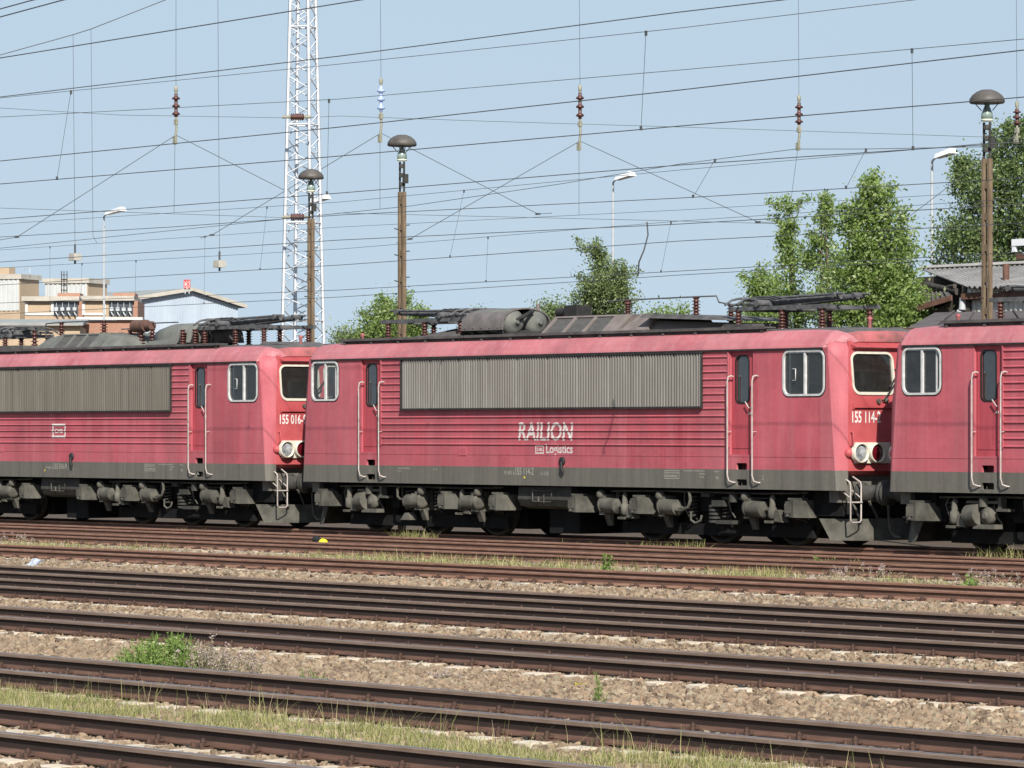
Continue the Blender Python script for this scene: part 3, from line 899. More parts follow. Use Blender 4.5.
def build_bogie(root, side):
    bg_ = bpy.data.objects.new('bogie', None); C.objects.link(bg_); bg_.parent = root
    ws = [2.60, 4.75, 6.95]
    if side < 0: ws = [-x for x in ws]
    lo, hi = min(ws) - 1.0, max(ws) + 1.0
    f = MB()
    for y in (-1.12, 1.12):
        f.box(lo, hi, y * 0.88 - 0.07, y * 0.88 + 0.07, 0.62, 0.92)
        f.box(lo + 0.3, hi - 0.3, y * 0.88 - 0.06, y * 0.88 + 0.06, 0.16, 0.40)
    for x in (lo + 0.1, (ws[0] + ws[1]) / 2, (ws[1] + ws[2]) / 2, hi - 0.1):
        f.box(x - 0.14, x + 0.14, -1.1, 1.1, 0.55, 0.98)
    f.box(lo + 0.2, hi - 0.2, -0.6, 0.6, 0.15, 1.02)              # traction motors
    f.build('bogie_frame', M_frame, bg_)
    for x in ws:
        for y in (-0.75, 0.75):
            k = MB(); s = 1 if y > 0 else -1
            k.lathe([(-0.07, 0.655), (-0.045, 0.655), (-0.04, 0.63), (0.055, 0.625), (0.065, 0.60), (0.065, 0.54), (0.03, 0.52), (0.01, 0.2), (0.07, 0.15), (0.10, 0.14)], (x, y, 0.62), (0, s, 0), 36)
            k.build('wheel', M_wheel, bg_)
    for sy in (-1, 1):
        m = MB(); y = sy * 1.24
        m.tube([(lo + 0.2, y, 1.0), (min(ws) + 0.8, y, 1.02), (max(ws) - 0.6, y, 1.0), (hi - 0.2, y, 1.03)], 0.022, 6)
        for x in (lo + 0.45, ws[0] - 0.62, ws[1] - 0.66, ws[1] + 0.74, ws[2] + 0.70):
            d_ = rng.uniform(-0.08, 0.08)
            m.tube([(x, y, 1.0), (x + d_, y * 1.02, 0.86), (x + d_ * 0.4 + 0.05, y * 1.02, 0.66), (x + 0.10, y * 0.97, 0.52)], 0.016, 6)
        m.build('air_pipe', M_gear, bg_)
    for x in ws:
        for dx in (-0.52, 0.52):
            for sy in (-1, 1):
                m = MB(); pts = []
                for q in range(43):
                    a_ = q * math.pi / 3.5
                    pts.append((x + dx + 0.105 * math.cos(a_), sy * 1.13 + 0.105 * math.sin(a_), 0.48 + 0.44 * q / 42))
                m.tube(pts, 0.022, 5)
                m.build('coil_spring', M_gear2, bg_)
    # things seen on the near and the far side: (kind, s)
    gear = {-1: [('box', -8.13), ('damper', -7.25), ('cyl2', -6.45), ('hanger', -5.30), ('drum', -4.62), ('box', -3.55, 1), ('damper', -3.12), ('drum', -2.60), ('box', -1.75, 1)],
            1: [('box', 0.93), ('drum', 1.72, 1), ('damper', 2.35), ('box', 2.92), ('drum', 3.60, 1), ('hose', 4.35), ('rig', 5.3), ('drum', 6.2, 1), ('damper', 6.85), ('box', 7.62)]}[side]
    for sy in (-1, 1):
        G = IDM if sy < 0 else Matrix.Rotation(math.pi, 4, 'Z')
        lst = gear if sy < 0 else {-1: [(k[0], k[1]) for k in GEAR_FAR_L], 1: [(k[0], k[1]) for k in GEAR_FAR_R]}[side]
        for it in lst:
            kind, s = it[0], it[1]
            fl = -1 if len(it) > 2 else 1
            m = MB(); m.M = Matrix.Translation((s, 0, 0)) @ Matrix.Scale(1, 4)
            if sy > 0:
                m.M = Matrix.Translation((s, 0, 0)) @ Matrix.Diagonal((1, -1, 1, 1))
            if kind == 'box':
                # spring housing: faceted casting with a sloping right end
                A = [(-0.34, -1.02, 0.56), (0.28, -1.02, 0.56), (0.20, -1.02, 0.90), (-0.30, -1.02, 0.88)]
                B = [(-0.34, -1.42, 0.57), (-0.02, -1.48, 0.56), (-0.02, -1.48, 0.90), (-0.32, -1.42, 0.86)]
                m.hexa([A[0], (0.0, -1.02, 0.56), (0.0, -1.02, 0.90), A[3]], B)
                m.hexa([(0.0, -1.02, 0.56), A[1], A[2], (0.0, -1.02, 0.90)], [(-0.02, -1.48, 0.56), (0.36, -1.40, 0.56), (0.24, -1.40, 0.88), (-0.02, -1.48, 0.90)])
                m.box(-0.24, 0.14, -1.42, -1.25, 0.895, 0.935)
                m.box(-0.28, -0.10, -1.475, -1.44, 0.64, 0.82)
                m.lathe([(0, 0.035), (0.03, 0.03)], (-0.20, -1.46, 0.60), (0, -1, 0), 8)
                m.build('axle_box', M_gear, bg_)
            elif kind == 'drum':
                d = -1 if fl > 0 else 1
                m.cyl((-0.02, -1.33, 0.72), (d * 0.42, -1.36, 0.70), 0.155, 18)
                m.lathe([(0, 0.17), (0.04, 0.17), (0.05, 0.1)], (-d * 0.05, -1.33, 0.72), (-d, 0, 0), 18)
                m.lathe([(0, 0.158), (0.02, 0.15), (0.03, 0.05), (0.06, 0.03), (0.16, 0.025)], (d * 0.42, -1.36, 0.70), (d, 0, 0), 18)
                m.box(-0.14, 0.06, -1.40, -1.02, 0.52, 0.93)
                m.sphere((-d * 0.10, -1.38, 0.93), 0.10, 12, 8)
                m.hexa([(-0.08, -1.22, 0.30), (0.08, -1.22, 0.30), (0.08, -1.34, 0.56), (-0.08, -1.34, 0.56)], [(-0.08, -1.18, 0.30), (0.08, -1.18, 0.30), (0.08, -1.20, 0.56), (-0.08, -1.20, 0.56)])
                m.build('brake_cylinder', M_gear, bg_)
            elif kind == 'cyl2':
                m.cyl((-0.45, -1.30, 0.68), (-0.12, -1.34, 0.70), 0.20, 18)
                m.box(-0.25, 0.30, -1.42, -1.20, 0.44, 0.52)
                m.lathe([(0, 0.16), (0.10, 0.16), (0.12, 0.08), (0.16, 0.05)], (0.06, -1.28, 0.68), (0, -1, 0), 16)
                m.box(-0.48, 0.36, -1.36, -1.26, 0.90, 0.945)
                m.cyl((-0.02, -1.36, 0.84), (-0.02, -1.36, 1.0), 0.09, 12)
                m.box(0.32, 0.62, -1.38, -1.20, 0.76, 0.81)
                m.box(0.34, 0.42, -1.36, -1.22, 0.80, 1.02)
                m.build('brake_cylinder', M_gear, bg_)
            elif kind == 'damper':
                m.lathe([(0, 0.04), (0.04, 0.085), (0.22, 0.085), (0.23, 0.06), (0.42, 0.055), (0.46, 0.03)], (0, -1.36, 0.52), (0.06, 0, 1), 12)
                m.hexa([(0.10, -1.40, 0.48), (0.34, -1.40, 0.46), (0.22, -1.40, 0.68), (0.14, -1.40, 0.70)], [(0.10, -1.22, 0.48), (0.34, -1.22, 0.46), (0.22, -1.22, 0.68), (0.14, -1.22, 0.70)])
                m.box(-0.18, 0.05, -1.40, -1.22, 0.44, 0.49)
                m.build('shock_absorber', M_gear, bg_)
            elif kind == 'hanger':
                m.tube([(0.0, -1.40, 1.02), (-0.05, -1.42, 0.96), (-0.05, -1.42, 0.80), (0.05, -1.42, 0.74), (0.40, -1.42, 0.74), (0.50, -1.42, 0.86)], 0.028, 7)
                m.hexa([(0.02, -1.40, 0.30), (0.38, -1.40, 0.30), (0.26, -1.36, 0.46), (0.14, -1.36, 0.46)], [(0.02, -1.2, 0.30), (0.38, -1.2, 0.30), (0.26, -1.2, 0.46), (0.14, -1.2, 0.46)])
                m.build('safety_bracket', M_gear, bg_)
            elif kind == 'hose':
                m.tube([(-0.45, -1.42, 0.66), (-0.1, -1.46, 0.64), (0.12, -1.46, 0.72), (0.18, -1.46, 0.86), (0.12, -1.44, 1.02)], 0.033, 8)
                m.tube([(0.15, -1.42, 0.62), (0.16, -1.43, 0.46), (0.30, -1.43, 0.40), (0.46, -1.43, 0.46), (0.48, -1.42, 0.56)], 0.024, 8)
                m.build('air_hose', M_gear, bg_)
            elif kind == 'rig':
                m.box(-0.55, -0.30, -1.38, -1.22, 0.92, 0.99)
                m.box(-0.20, 0.15, -1.40, -1.22, 0.74, 0.86)
                m.box(0.05, 0.78, -1.34, -1.26, 0.88, 0.92)
                m.cyl((0.42, -1.36, 0.83), (0.42, -1.36, 0.98), 0.09, 12)
                m.box(-0.05, 0.45, -1.42, -1.22, 0.40, 0.47)
                for i in range(5):
                    m.cyl((-0.25, -1.26, 0.42 + 0.075 * i), (-0.25, -1.26, 0.465 + 0.075 * i), 0.13, 14)
                m.build('brake_rigging', M_gear2, bg_)
    return bg_
GEAR_FAR_L = [('box', -7.62), ('drum', -6.2), ('damper', -6.85), ('drum', -3.6), ('box', -2.92), ('drum', -1.72), ('box', -0.93)]
GEAR_FAR_R = [('box', 8.13), ('damper', 7.25), ('cyl2', 6.45), ('drum', 4.62), ('box', 3.55), ('drum', 2.6), ('box', 1.75)]

def build_under(root):
    t = MB()
    prof = [(-1.35, 1.06), (-1.38, 0.80), (-1.30, 0.66), (-1.05, 0.60), (1.05, 0.60), (1.30, 0.66), (1.38, 0.80), (1.35, 1.06)]
    a = [(-1.15, y, z) for y, z in prof]; c = [(0.62, y, z) for y, z in prof]
    n = len(prof)
    t.add(a + c, [(i, (i + 1) % n, n + (i + 1) % n, n + i) for i in range(n)] + [tuple(reversed(range(n))), tuple(range(n, 2 * n))])
    tank = t.build('underfloor_tank', M_gear2, root)
    for sgn in (-1, 1):
        k = MB()
        y = sgn * 1.415
        k.tube([(-0.62, y, 0.98), (0.05, y, 0.98)], 0.012, 6)
        k.tube([(-0.60, y, 0.98), (-0.60, y, 0.76), (0.02, y, 0.76), (0.04, y, 0.94)], 0.012, 6)
        k.tube([(-0.40, y, 0.76), (-0.40, y, 0.86)], 0.02, 6); k.tube([(-0.22, y, 0.73), (-0.22, y, 0.90)], 0.012, 6)
        k.build('tank_bracket', M_gear, tank)
    b = MB()
    b.box(-0.55, 0.45, -1.0, 1.0, 0.10, 0.60)
    b.box(-8.6, 8.6, -0.9, 0.9, 1.0, 1.12)
    b.box(7.9, 8.7, -1.2, 1.2, 0.6, 1.1)
    b.box(-8.7, -7.9, -1.2, 1.2, 0.6, 1.1)
    b.build('underframe', M_frame, root)

def roof_busbar(root, pts, r=0.016):
    m = MB(); m.tube(pts, r, 6)
    return m.build('busbar', M_panto, root)

M_roofdrum = rough_mat('grey_brown_drum_hood', (0.10, 0.088, 0.086), (0.165, 0.147, 0.142), 4.0, 0.7)
def drum_pair(root, x0, x1, mat):
    """two horizontal drums under a curved hood, open ends towards +x"""
    h = MB()
    prof = []
    for i in range(13):
        a = R(180 - 15 * i)
        prof.append((-0.05 + 0.60 * math.cos(a) * 1.12, 4.42 + 0.42 * max(0.0, math.sin(a)) ** 0.7))
    prof = [(-0.72, 4.36)] + prof + [(0.62, 4.36)]
    vs = [(x0, y, z) for y, z in prof] + [(x1, y, z) for y, z in prof]
    n = len(prof)
    h.add(vs, [(i, i + 1, n + i + 1, n + i) for i in range(n - 1)], True)
    inn = [(-0.05 + (y + 0.05) * 0.95, 4.36 + (z - 4.36) * 0.94) for y, z in prof]
    h.add([(x0, y, z) for y, z in inn] + [(x1, y, z) for y, z in inn], [(i, i + 1, n + i + 1, n + i) for i in range(n - 1)], True)
    h.add([(x1, y, z) for y, z in prof] + [(x1, y, z) for y, z in inn], [(i, i + 1, n + i + 1, n + i) for i in range(n - 1)])
    h.add([(x0, y, z) for y, z in prof], [tuple(range(n))])
    for i in range(5):
        x = x0 + 0.15 + (x1 - x0 - 0.3) * i / 4
        h.lathe([(0, 0.022), (0.02, 0.02)], (x, -0.715, 4.42), (0, -1, 0), 8)
    hood = h.build('drum_hood', mat, root)
    for y in (-0.36, 0.26):
        d = MB()
        d.lathe([(0, 0.27), (x1 - x0 - 0.18, 0.28), (x1 - x0 - 0.09, 0.255), (x1 - x0 - 0.04, 0.16), (x1 - x0 - 0.02, 0.04), (x1 - x0 + 0.03, 0.04)], (x0 + 0.06, y, 4.53), (1, 0, 0), 20)
        d.build('resistor_drum', M_roofgrey, hood)
    s = MB()
    for x in (x0 + 0.3, (x0 + x1) / 2, x1 - 0.2):
        for y in (-0.6, 0.5):
            s.box(x - 0.05, x + 0.05, y - 0.05, y + 0.05, 4.19, 4.37)
        s.hexa([(x - 0.16, -0.5, 4.36), (x + 0.16, -0.5, 4.36), (x + 0.16, 0.45, 4.36), (x - 0.16, 0.45, 4.36)], [(x - 0.25, -0.6, 4.19), (x + 0.25, -0.6, 4.19), (x + 0.25, 0.5, 4.19), (x - 0.25, 0.5, 4.19)])
    s.tube([(x1 - 0.15, -0.36, 4.55), (x1 + 0.06, -0.34, 4.58), (x1 + 0.10, -0.15, 4.68), (x1 + 0.05, 0.05, 4.76), (x1 - 0.2, 0.1, 4.76)], 0.045, 8)
    s.build('drum_cradle', M_dark, hood)
    return hood

M_mesh = rough_mat('dusty_wire_mesh', (0.06, 0.058, 0.055), (0.10, 0.096, 0.09), 12.0, 0.8)
def vent_box(root, x0, x1, mat, slope=0.45):
    """raised roof vent with three louvred panes on its sloping near side"""
    b = MB()
    y0, y1 = -0.98, 0.98
    yt = -0.62
    zb, zt = 4.20, 4.60
    sl_ = lambda u, v, w: Vector((x0 + slope * v + u, y0 + (yt - y0) * v, zb + (zt - zb) * v)) + Vector((0, 0.03, -0.03)) * w
    W = (x1 - x0) - 0.0
    holes = []
    n = 3
    for i in range(n):
        a = 0.10 + i * (W * 0.80) / n
        holes.append([(a, 0.10), (a + W * 0.80 / n - 0.09, 0.10), (a + W * 0.80 / n - 0.09, 0.92), (a, 0.92)])
    b.plate([(0, 0), (W, 0), (W, 1), (0, 1)], holes, sl_, 1.0)
    xa, xb = x0 + slope, x1 + slope
    b.add([(xa, yt, zt), (xb, yt, zt), (xb, -yt, zt), (xa, -yt, zt), (x0, y1, zb), (x1, y1, zb), (x0, y0, zb), (x1, y0, zb)],
          [(0, 1, 2, 3), (3, 2, 5, 4), (0, 3, 4, 6), (1, 7, 5, 2)])
    box = b.build('roof_vent', mat, root)
    for hq in holes:
        g = MB()
        g.plate(hq, [], lambda u, v, w: sl_(u, v, w + 0.6), 0)
        for k in range(0):
            v = hq[0][1] + (hq[2][1] - hq[0][1]) * (k + 0.5) / 7
            g.plate([(hq[0][0], v - 0.02), (hq[1][0], v - 0.02), (hq[1][0], v + 0.035), (hq[0][0], v + 0.035)], [], lambda u, vv, w: sl_(u, vv, w + 0.75), 0.2)
        g.build('vent_louvre', M_mesh, box)
    return box

def roof_hood(root, x0, x1, mat):
    b = MB()
    b.hexa([(x0, -1.0, 4.19), (x0 + 0.45, -0.62, 4.60), (x0 + 0.45, 0.62, 4.60), (x0, 1.0, 4.19)],
           [(x0 + 1.0, -1.0, 4.19), (x0 + 1.0, -0.68, 4.58), (x0 + 1.0, 0.68, 4.58), (x0 + 1.0, 1.0, 4.19)])
    b.hexa([(x0 + 1.0, -0.9, 4.19), (x1, -0.9, 4.19), (x1, 0.9, 4.19), (x0 + 1.0, 0.9, 4.19)],
           [(x0 + 1.0, -0.7, 4.44), (x1, -0.7, 4.36), (x1, 0.7, 4.36), (x0 + 1.0, 0.7, 4.44)])
    h = b.build('roof_hood', mat, root)
    c = MB()
    c.hexa([(x0 + 0.85, -1.02, 4.50), (x1 + 0.1, -0.98, 4.40), (x1 + 0.1, 0.98, 4.40), (x0 + 0.85, 1.02, 4.50)],
           [(x0 + 0.95, -0.95, 4.585), (x1 - 0.4, -0.85, 4.50), (x1 - 0.4, 0.85, 4.50), (x0 + 0.95, 0.95, 4.585)])
    c.build('hood_lid', M_roof, h)
    return h

def make_locomotive():
    root = thing('electric_locomotive', 'x', 'locomotive')
    build_body(root); build_roof(root); build_sides(root); build_front(root); build_cab(root)
    build_under(root)
    for s in (-1, 1):
        build_bogie(root, s)
    pantograph(root, -3.9, -7.05, -1)
    pantograph(root, 4.75, 7.72, -1)
    return root

T_LOCO = 53.45
LX = -66.43
PITCH = 19.15
base = make_locomotive()
left = copy_tree(base)
right = copy_tree(base)
base.location = (LX, T_LOCO, 0)
left.location = (LX - PITCH, T_LOCO, 0)
right.location = (LX + PITCH, T_LOCO, 0)
GRP = 'red electric locomotives coupled in a line'
tag(base, 'red electric locomotive reading RAILION on its side, numbered 155 114-2', 'locomotive', GRP)
tag(left, 'red electric locomotive numbered 155 016-9 with grimy brown side grille', 'locomotive', GRP)
tag(right, 'red electric locomotive cut off by the right edge, in front of the shed', 'locomotive', GRP)
for o in left.children:
    if o.name.startswith('air_grille'):
        o.data = o.data.copy(); o.data.materials[0] = M_grille2

# roof equipment of the middle (and the right) locomotive
def roof_gear_A(root):
    drum_pair(root, -4.0, -2.55, M_roofdrum)
    vent_box(root, -0.95, 1.55, M_roofbox, 0.10)
    roof_hood(root, 1.55, 4.75, M_roofbox)
    for x, z0, h in ((0.78, 4.58, 0.34), (2.97, 4.52, 0.40), (4.05, 4.36, 0.38)):
        insulator((x, 0.0, z0), h, 5, 0.10).build('insulator', M_ceram, root)
    roof_busbar(root, [(0.1, 0, 4.905), (0.78, 0, 4.92), (2.97, 0, 4.93), (3.6, 0, 4.93), (3.68, 0, 4.80), (4.05, 0, 4.75), (4.75, -0.1, 4.72)])
    m = MB()
    m.cyl((-1.85, 0.25, 4.72), (-1.55, 0.25, 4.72), 0.10, 14); m.cyl((-1.55, 0.25, 4.72), (-1.38, 0.25, 4.72), 0.14, 14)
    m.box(-1.40, -0.98, 0.05, 0.45, 4.56, 4.86)
    m.build('main_switch', M_dark, root)
    for x in (-1.75, -1.45):
        insulator((x, 0.2, 4.22), 0.40).build('insulator', M_ceram, root)
    m = MB(); m.cyl((-3.2, 0.75, 4.2), (-3.2, 0.75, 4.95), 0.045, 8); m.build('roof_pipe', M_roofbox, root)
    m = MB()
    for i in range(5):
        m.tube([(-5.7 + i * 0.35, -0.8, 4.22), (-5.2 + i * 0.35, 0.1, 4.44)], 0.02, 6)
    m.build('roof_conduit', M_roof, root)
    m = MB()
    m.hexa([(-6.0, -0.9, 4.20), (-4.1, -0.9, 4.20), (-4.1, 0.9, 4.20), (-6.0, 0.9, 4.20)], [(-5.6, -0.5, 4.32), (-4.1, -0.5, 4.40), (-4.1, 0.5, 4.40), (-5.6, 0.5, 4.32)])
    m.build('roof_hatch', M_roof, root)
    m = MB(); m.box(4.7, 5.6, -0.8, -0.3, 4.2, 4.32)
    m.build('roof_hatch', M_roof, root)

def roof_gear_B(root):
    vent_box(root, -1.45, 0.75, M_roofgrey, 0.06)
    m = MB()
    m.hexa([(-2.35, -0.95, 4.19), (-1.455, -0.95, 4.19), (-1.455, 0.95, 4.19), (-2.35, 0.95, 4.19)], [(-2.1, -0.6, 4.50), (-1.455, -0.64, 4.58), (-1.455, 0.64, 4.58), (-2.1, 0.6, 4.50)])
    m.build('roof_hood', M_roofgrey, root)
    m = MB()
    m.hexa([(0.82, -0.95, 4.19), (1.4, -0.95, 4.19), (1.4, 0.95, 4.19), (0.82, 0.95, 4.19)], [(0.82, -0.62, 4.56), (1.25, -0.58, 4.50), (1.25, 0.58, 4.50), (0.82, 0.62, 4.56)])
    m.build('roof_hood', M_roofgrey, root)
    # big drum with ribbed end and a flat hood
    d = MB()
    prof = [(-0.70, 4.30)] + [(-0.02 + 0.66 * math.cos(R(180 - 15 * i)), 4.42 + 0.36 * max(0.0, math.sin(R(15 * i))) ** 0.8) for i in range(13)] + [(0.66, 4.30)]
    n = len(prof)
    a = [(2.85, y, z - 0.06) for y, z in prof]; c = [(3.15, y, z) for y, z in prof]; e = [(4.75, y, z) for y, z in prof]
    d.add(a + c + e, [(i, i + 1, n + i + 1, n + i) for i in range(n - 1)] + [(n + i, n + i + 1, 2 * n + i + 1, 2 * n + i) for i in range(n - 1)] + [tuple(range(n)), tuple(range(2 * n, 3 * n))], [True] * (2 * n - 2) + [False, False])
    d.hexa([(2.6, -0.8, 4.19), (3.9, -0.8, 4.19), (3.9, 0.7, 4.19), (2.6, 0.7, 4.19)], [(2.7, -0.7, 4.36), (3.9, -0.7, 4.40), (3.9, 0.6, 4.40), (2.7, 0.6, 4.36)])
    hood = d.build('drum_hood', M_roofgrey, root)
    d = MB()
    d.lathe([(0, 0.36), (0.10, 0.38), (0.12, 0.34), (0.5, 0.33), (0.6, 0.22), (0.9, 0.18)], (4.55, -0.05, 4.50), (1, 0, 0), 22)
    for k in range(3):
        d.tube([(4.75 + 0.12 * k, -0.45, 4.3), (4.75 + 0.12 * k, -0.42, 4.55), (4.8 + 0.12 * k, -0.2, 4.78), (5.1 + 0.2 * k, 0.1, 4.84)], 0.03, 7)
    d.build('resistor_drum', M_roof, hood)
    for x, h in ((0.35, 0.34), (0.75, 0.40), (1.25, 0.42), (1.75, 0.40), (-3.75, 0.42)):
        insulator((x, 0.0, 4.32 if x < 0 else 4.28), h, 4, 0.11).build('insulator', M_ceram, root)
    for x in (4.25, 4.78):
        insulator((x, -0.75, 4.22), 0.38, 5, 0.10).build('insulator', M_ceram, root)
    for x in (-2.45, -0.45):
        insulator((x, 0.0, 4.50), 0.42, 5, 0.11).build('insulator', M_ceram, root)
    roof_busbar(root, [(-3.2, 0, 4.55), (-3.2, 0, 4.91), (-2.45, 0, 4.93), (-0.45, 0, 4.93), (0.1, 0, 4.92)])
    roof_busbar(root, [(-5.0, 0, 4.72), (-3.75, 0, 4.76), (-3.25, 0, 4.74)])
    roof_busbar(root, [(0.35, 0, 4.70), (1.25, 0, 4.72), (1.75, 0, 4.82), (2.9, 0, 4.82)])
    m = MB(); m.cyl((0.95, 0.0, 4.76), (1.5, 0.0, 4.76), 0.15, 16); m.cyl((1.5, 0, 4.76), (1.75, 0, 4.76), 0.11, 14)
    m.build('main_switch', rough_mat('rusty_switch_drum', (0.09, 0.05, 0.04), (0.15, 0.08, 0.06), 6.0), root)
    m = MB()
    m.box(-4.6, -3.4, -0.7, 0.3, 4.2, 4.36)
    m.build('roof_hatch', M_roof, root)
    m = MB(); m.box(-3.7, -2.9, -0.85, -0.4, 4.22, 4.34); m.build('roof_hatch', M_roof, root)
    m = MB()
    m.hexa([(7.75, -0.85, 4.20), (8.5, -0.85, 4.18), (8.5, 0.4, 4.18), (7.75, 0.4, 4.20)], [(7.65, -0.8, 4.26), (8.3, -0.8, 4.25), (8.3, 0.35, 4.25), (7.65, 0.35, 4.26)])
    m.build('roof_hatch', M_roof, root)
roof_gear_A(base); roof_gear_A(right); roof_gear_B(left)

# lettering
SID = side_T(IDM); FRT = front_T(IDM)
cutz = BEADCUTS
lettering('lettering', 'RAILION', (-0.93, 0.90, 2.015, 2.40), SID, M_letter, base, 0.018, 0.10, cutz, bead)
lettering('lettering', 'Logistics', (0.0, 0.88, 1.70, 1.945), SID, M_letter, base, 0.02, 0, cutz, bead)
def db_mark(root, x0, x1, z0, z1):
    m = MB()
    bw = (x1 - x0) * 0.10
    pr = bead
    def seg(a, b_, c, d):
        cs = [c] + [k for k in cutz if c < k < d] + [d]
        for i in range(len(cs) - 1):
            m.add([SID(a, cs[i], pr(cs[i]) - 0.003), SID(b_, cs[i], pr(cs[i]) - 0.003), SID(b_, cs[i + 1], pr(cs[i + 1]) - 0.003), SID(a, cs[i + 1], pr(cs[i + 1]) - 0.003)], [(0, 1, 2, 3)])
    seg(x0, x1, z1 - bw, z1); seg(x0, x1, z0, z0 + bw)
    seg(x0, x0 + bw, z0 + bw, z1 - bw); seg(x1 - bw, x1, z0 + bw, z1 - bw)
    m.build('emblem_frame', M_letter, root)
    lettering('lettering', 'DB', (x0 + 2 * bw, x1 - 2 * bw, z0 + 2 * bw, z1 - 2 * bw), SID, M_letter, root, 0.03, 0, cutz, bead)
db_mark(base, -0.36, -0.08, 1.745, 1.925)
db_mark(left, -0.36, 0.26, 2.04, 2.39)
for root, num, small in ((base, '155 114-2', True), (left, '155 016-9', True)):
    lettering('number', num, (-1.19, -0.46, 2.37, 2.59), FRT, M_white, root, 0.02)
lettering('number', '155 114-2', (-1.03, -0.42, 1.305, 1.46), SID, M_greylet, base, 0.015)
lettering('number', '9180 6', (-1.42, -1.06, 1.305, 1.39), SID, M_greylet, base)
lettering('number', 'D-DB', (0.10 - 0.28, 0.08, 1.305, 1.38), SID, M_greylet, base)
lettering('number', '155 016-9', (-0.30, 0.30, 1.29, 1.43), SID, M_greylet, left, 0.015)
lettering('number', '9180 6', (-0.68, -0.34, 1.29, 1.36), SID, M_greylet, left)
lettering('number', 'D-DB', (0.36, 0.62, 1.29, 1.36), SID, M_greylet, left)
for root in (base, left):
    m = MB()
    x0, x1, z0, z1 = 3.80, 4.27, 1.27, 1.44
    for a, b_, c, d in ((x0, x1, z1 - 0.012, z1), (x0, x1, z0, z0 + 0.012), (x0, x0 + 0.012, z0 + 0.012, z1 - 0.012), (x1 - 0.012, x1, z0 + 0.012, z1 - 0.012)):
        m.add([SID(a, c, -0.003), SID(b_, c, -0.003), SID(b_, d, -0.003), SID(a, d, -0.003)], [(0, 1, 2, 3)])
    # rows of inspection data too small to read in the photograph: short strokes
    for (ra, rb, zz, hh) in ((3.84, 4.22, 1.375, 0.035), (3.84, 4.22, 1.30, 0.05), (4.42, 5.05, 1.42, 0.025), (4.90, 5.05, 1.36, 0.03), (4.90, 5.02, 1.30, 0.03), (5.32, 5.48, 1.41, 0.03), (5.38, 5.46, 1.28, 0.05), (-5.2, -4.75, 1.40, 0.03), (-5.2, -5.1, 1.34, 0.025), (-3.9, -3.8, 1.38, 0.03)):
        x = ra
        while x < rb:
            ww = random.uniform(0.012, 0.03)
            m.add([SID(x, zz, -0.003), SID(x + ww, zz, -0.003), SID(x + ww, zz + hh, -0.003), SID(x, zz + hh, -0.003)], [(0, 1, 2, 3)])
            x += ww + random.uniform(0.012, 0.03)
    m.build('inspection_marks', M_greylet, root)
    m = MB(); m.add([SID(-0.75, 1.235, -0.003), SID(-0.70, 1.235, -0.003), SID(-0.70, 1.275, -0.003), SID(-0.75, 1.275, -0.003)], [(0, 1, 2, 3)])
    m.build('yellow_mark', M_yellow, root)
lettering('number', '2', (6.75, 6.80, 1.27, 1.36), SID, M_greylet, base)
# ---------------------------------------------------------------- ground
def ground_mat():
    m, n, p, L = new_mat('ballast_ground')
    v = coords(n, L)
    big = noise(n, L, v, 0.35, 4, 0.6)
    mid = noise(n, L, v, 3.0, 5, 0.65)
    vor = n.nodes.new('ShaderNodeTexVoronoi'); vor.inputs['Scale'].default_value = 16.0
    L.new(v, vor.inputs['Vector'])
    r = ramp(n, [(0.25, (0.045, 0.032, 0.023)), (0.5, (0.085, 0.061, 0.043)), (0.75, (0.14, 0.104, 0.074))])
    L.new(mid, r.inputs[0])
    c = mixc(n, L, 0.35, r.outputs[0], mixc(n, L, 0.88, vor.outputs['Color'], (0.11, 0.078, 0.055)), 'MIX')
    r2 = ramp(n, [(0.35, 0.0), (0.65, 0.5)]); L.new(big, r2.inputs[0])
    c = mixc(n, L, r2.outputs[0], c, (0.10, 0.074, 0.05))
    L.new(c, p.inputs['Base Color'])
    p.inputs['Roughness'].default_value = 0.95
    p.inputs['Specular IOR Level'].default_value = 0.15
    h = mathn(n, L, 'MULTIPLY', vor.outputs['Distance'], 1.0)
    bump(n, L, p, h, 0.9, 0.05)
    return m
M_ground = ground_mat()
g = MB()
g.add([(-6000, -300, -0.215), (6000, -300, -0.215), (6000, 8000, -0.215), (-6000, 8000, -0.215)], [(0, 1, 2, 3)])
tag(g.build('ground', M_ground), kind='structure')

def stone_mat(name, stops, v=0.25):
    m, n, p, L = new_mat(name)
    geo = n.nodes.new('ShaderNodeNewGeometry')
    r = ramp(n, stops); L.new(geo.outputs['Random Per Island'], r.inputs[0])
    nz = noise(n, L, coords(n, L), 30.0, 3, 0.6)
    big = noise(n, L, coords(n, L), 0.5, 3, 0.6)
    c = mixc(n, L, 0.25, r.outputs[0], mixc(n, L, nz, (0.10, 0.07, 0.05), (0.38, 0.29, 0.21)))
    b2 = ramp(n, [(0.4, 0.0), (0.65, 0.45)]); L.new(big, b2.inputs[0])
    c = mixc(n, L, b2.outputs[0], c, (0.20, 0.145, 0.098))
    L.new(c, p.inputs['Base Color'])
    p.inputs['Roughness'].default_value = 0.9
    p.inputs['Specular IOR Level'].default_value = 0.2
    return m
M_stone = stone_mat('rusty_ballast_stone', [(0.0, (0.055, 0.038, 0.028)), (0.16, (0.12, 0.084, 0.057)), (0.3, (0.205, 0.148, 0.098)), (0.55, (0.26, 0.19, 0.125)), (0.72, (0.33, 0.225, 0.145)), (0.86, (0.23, 0.205, 0.145)), (1.0, (0.43, 0.34, 0.23))])
M_gravel = stone_mat('pale_gravel', [(0.0, (0.17, 0.155, 0.135)), (0.5, (0.29, 0.265, 0.225)), (0.85, (0.36, 0.33, 0.285)), (1.0, (0.47, 0.44, 0.39))])

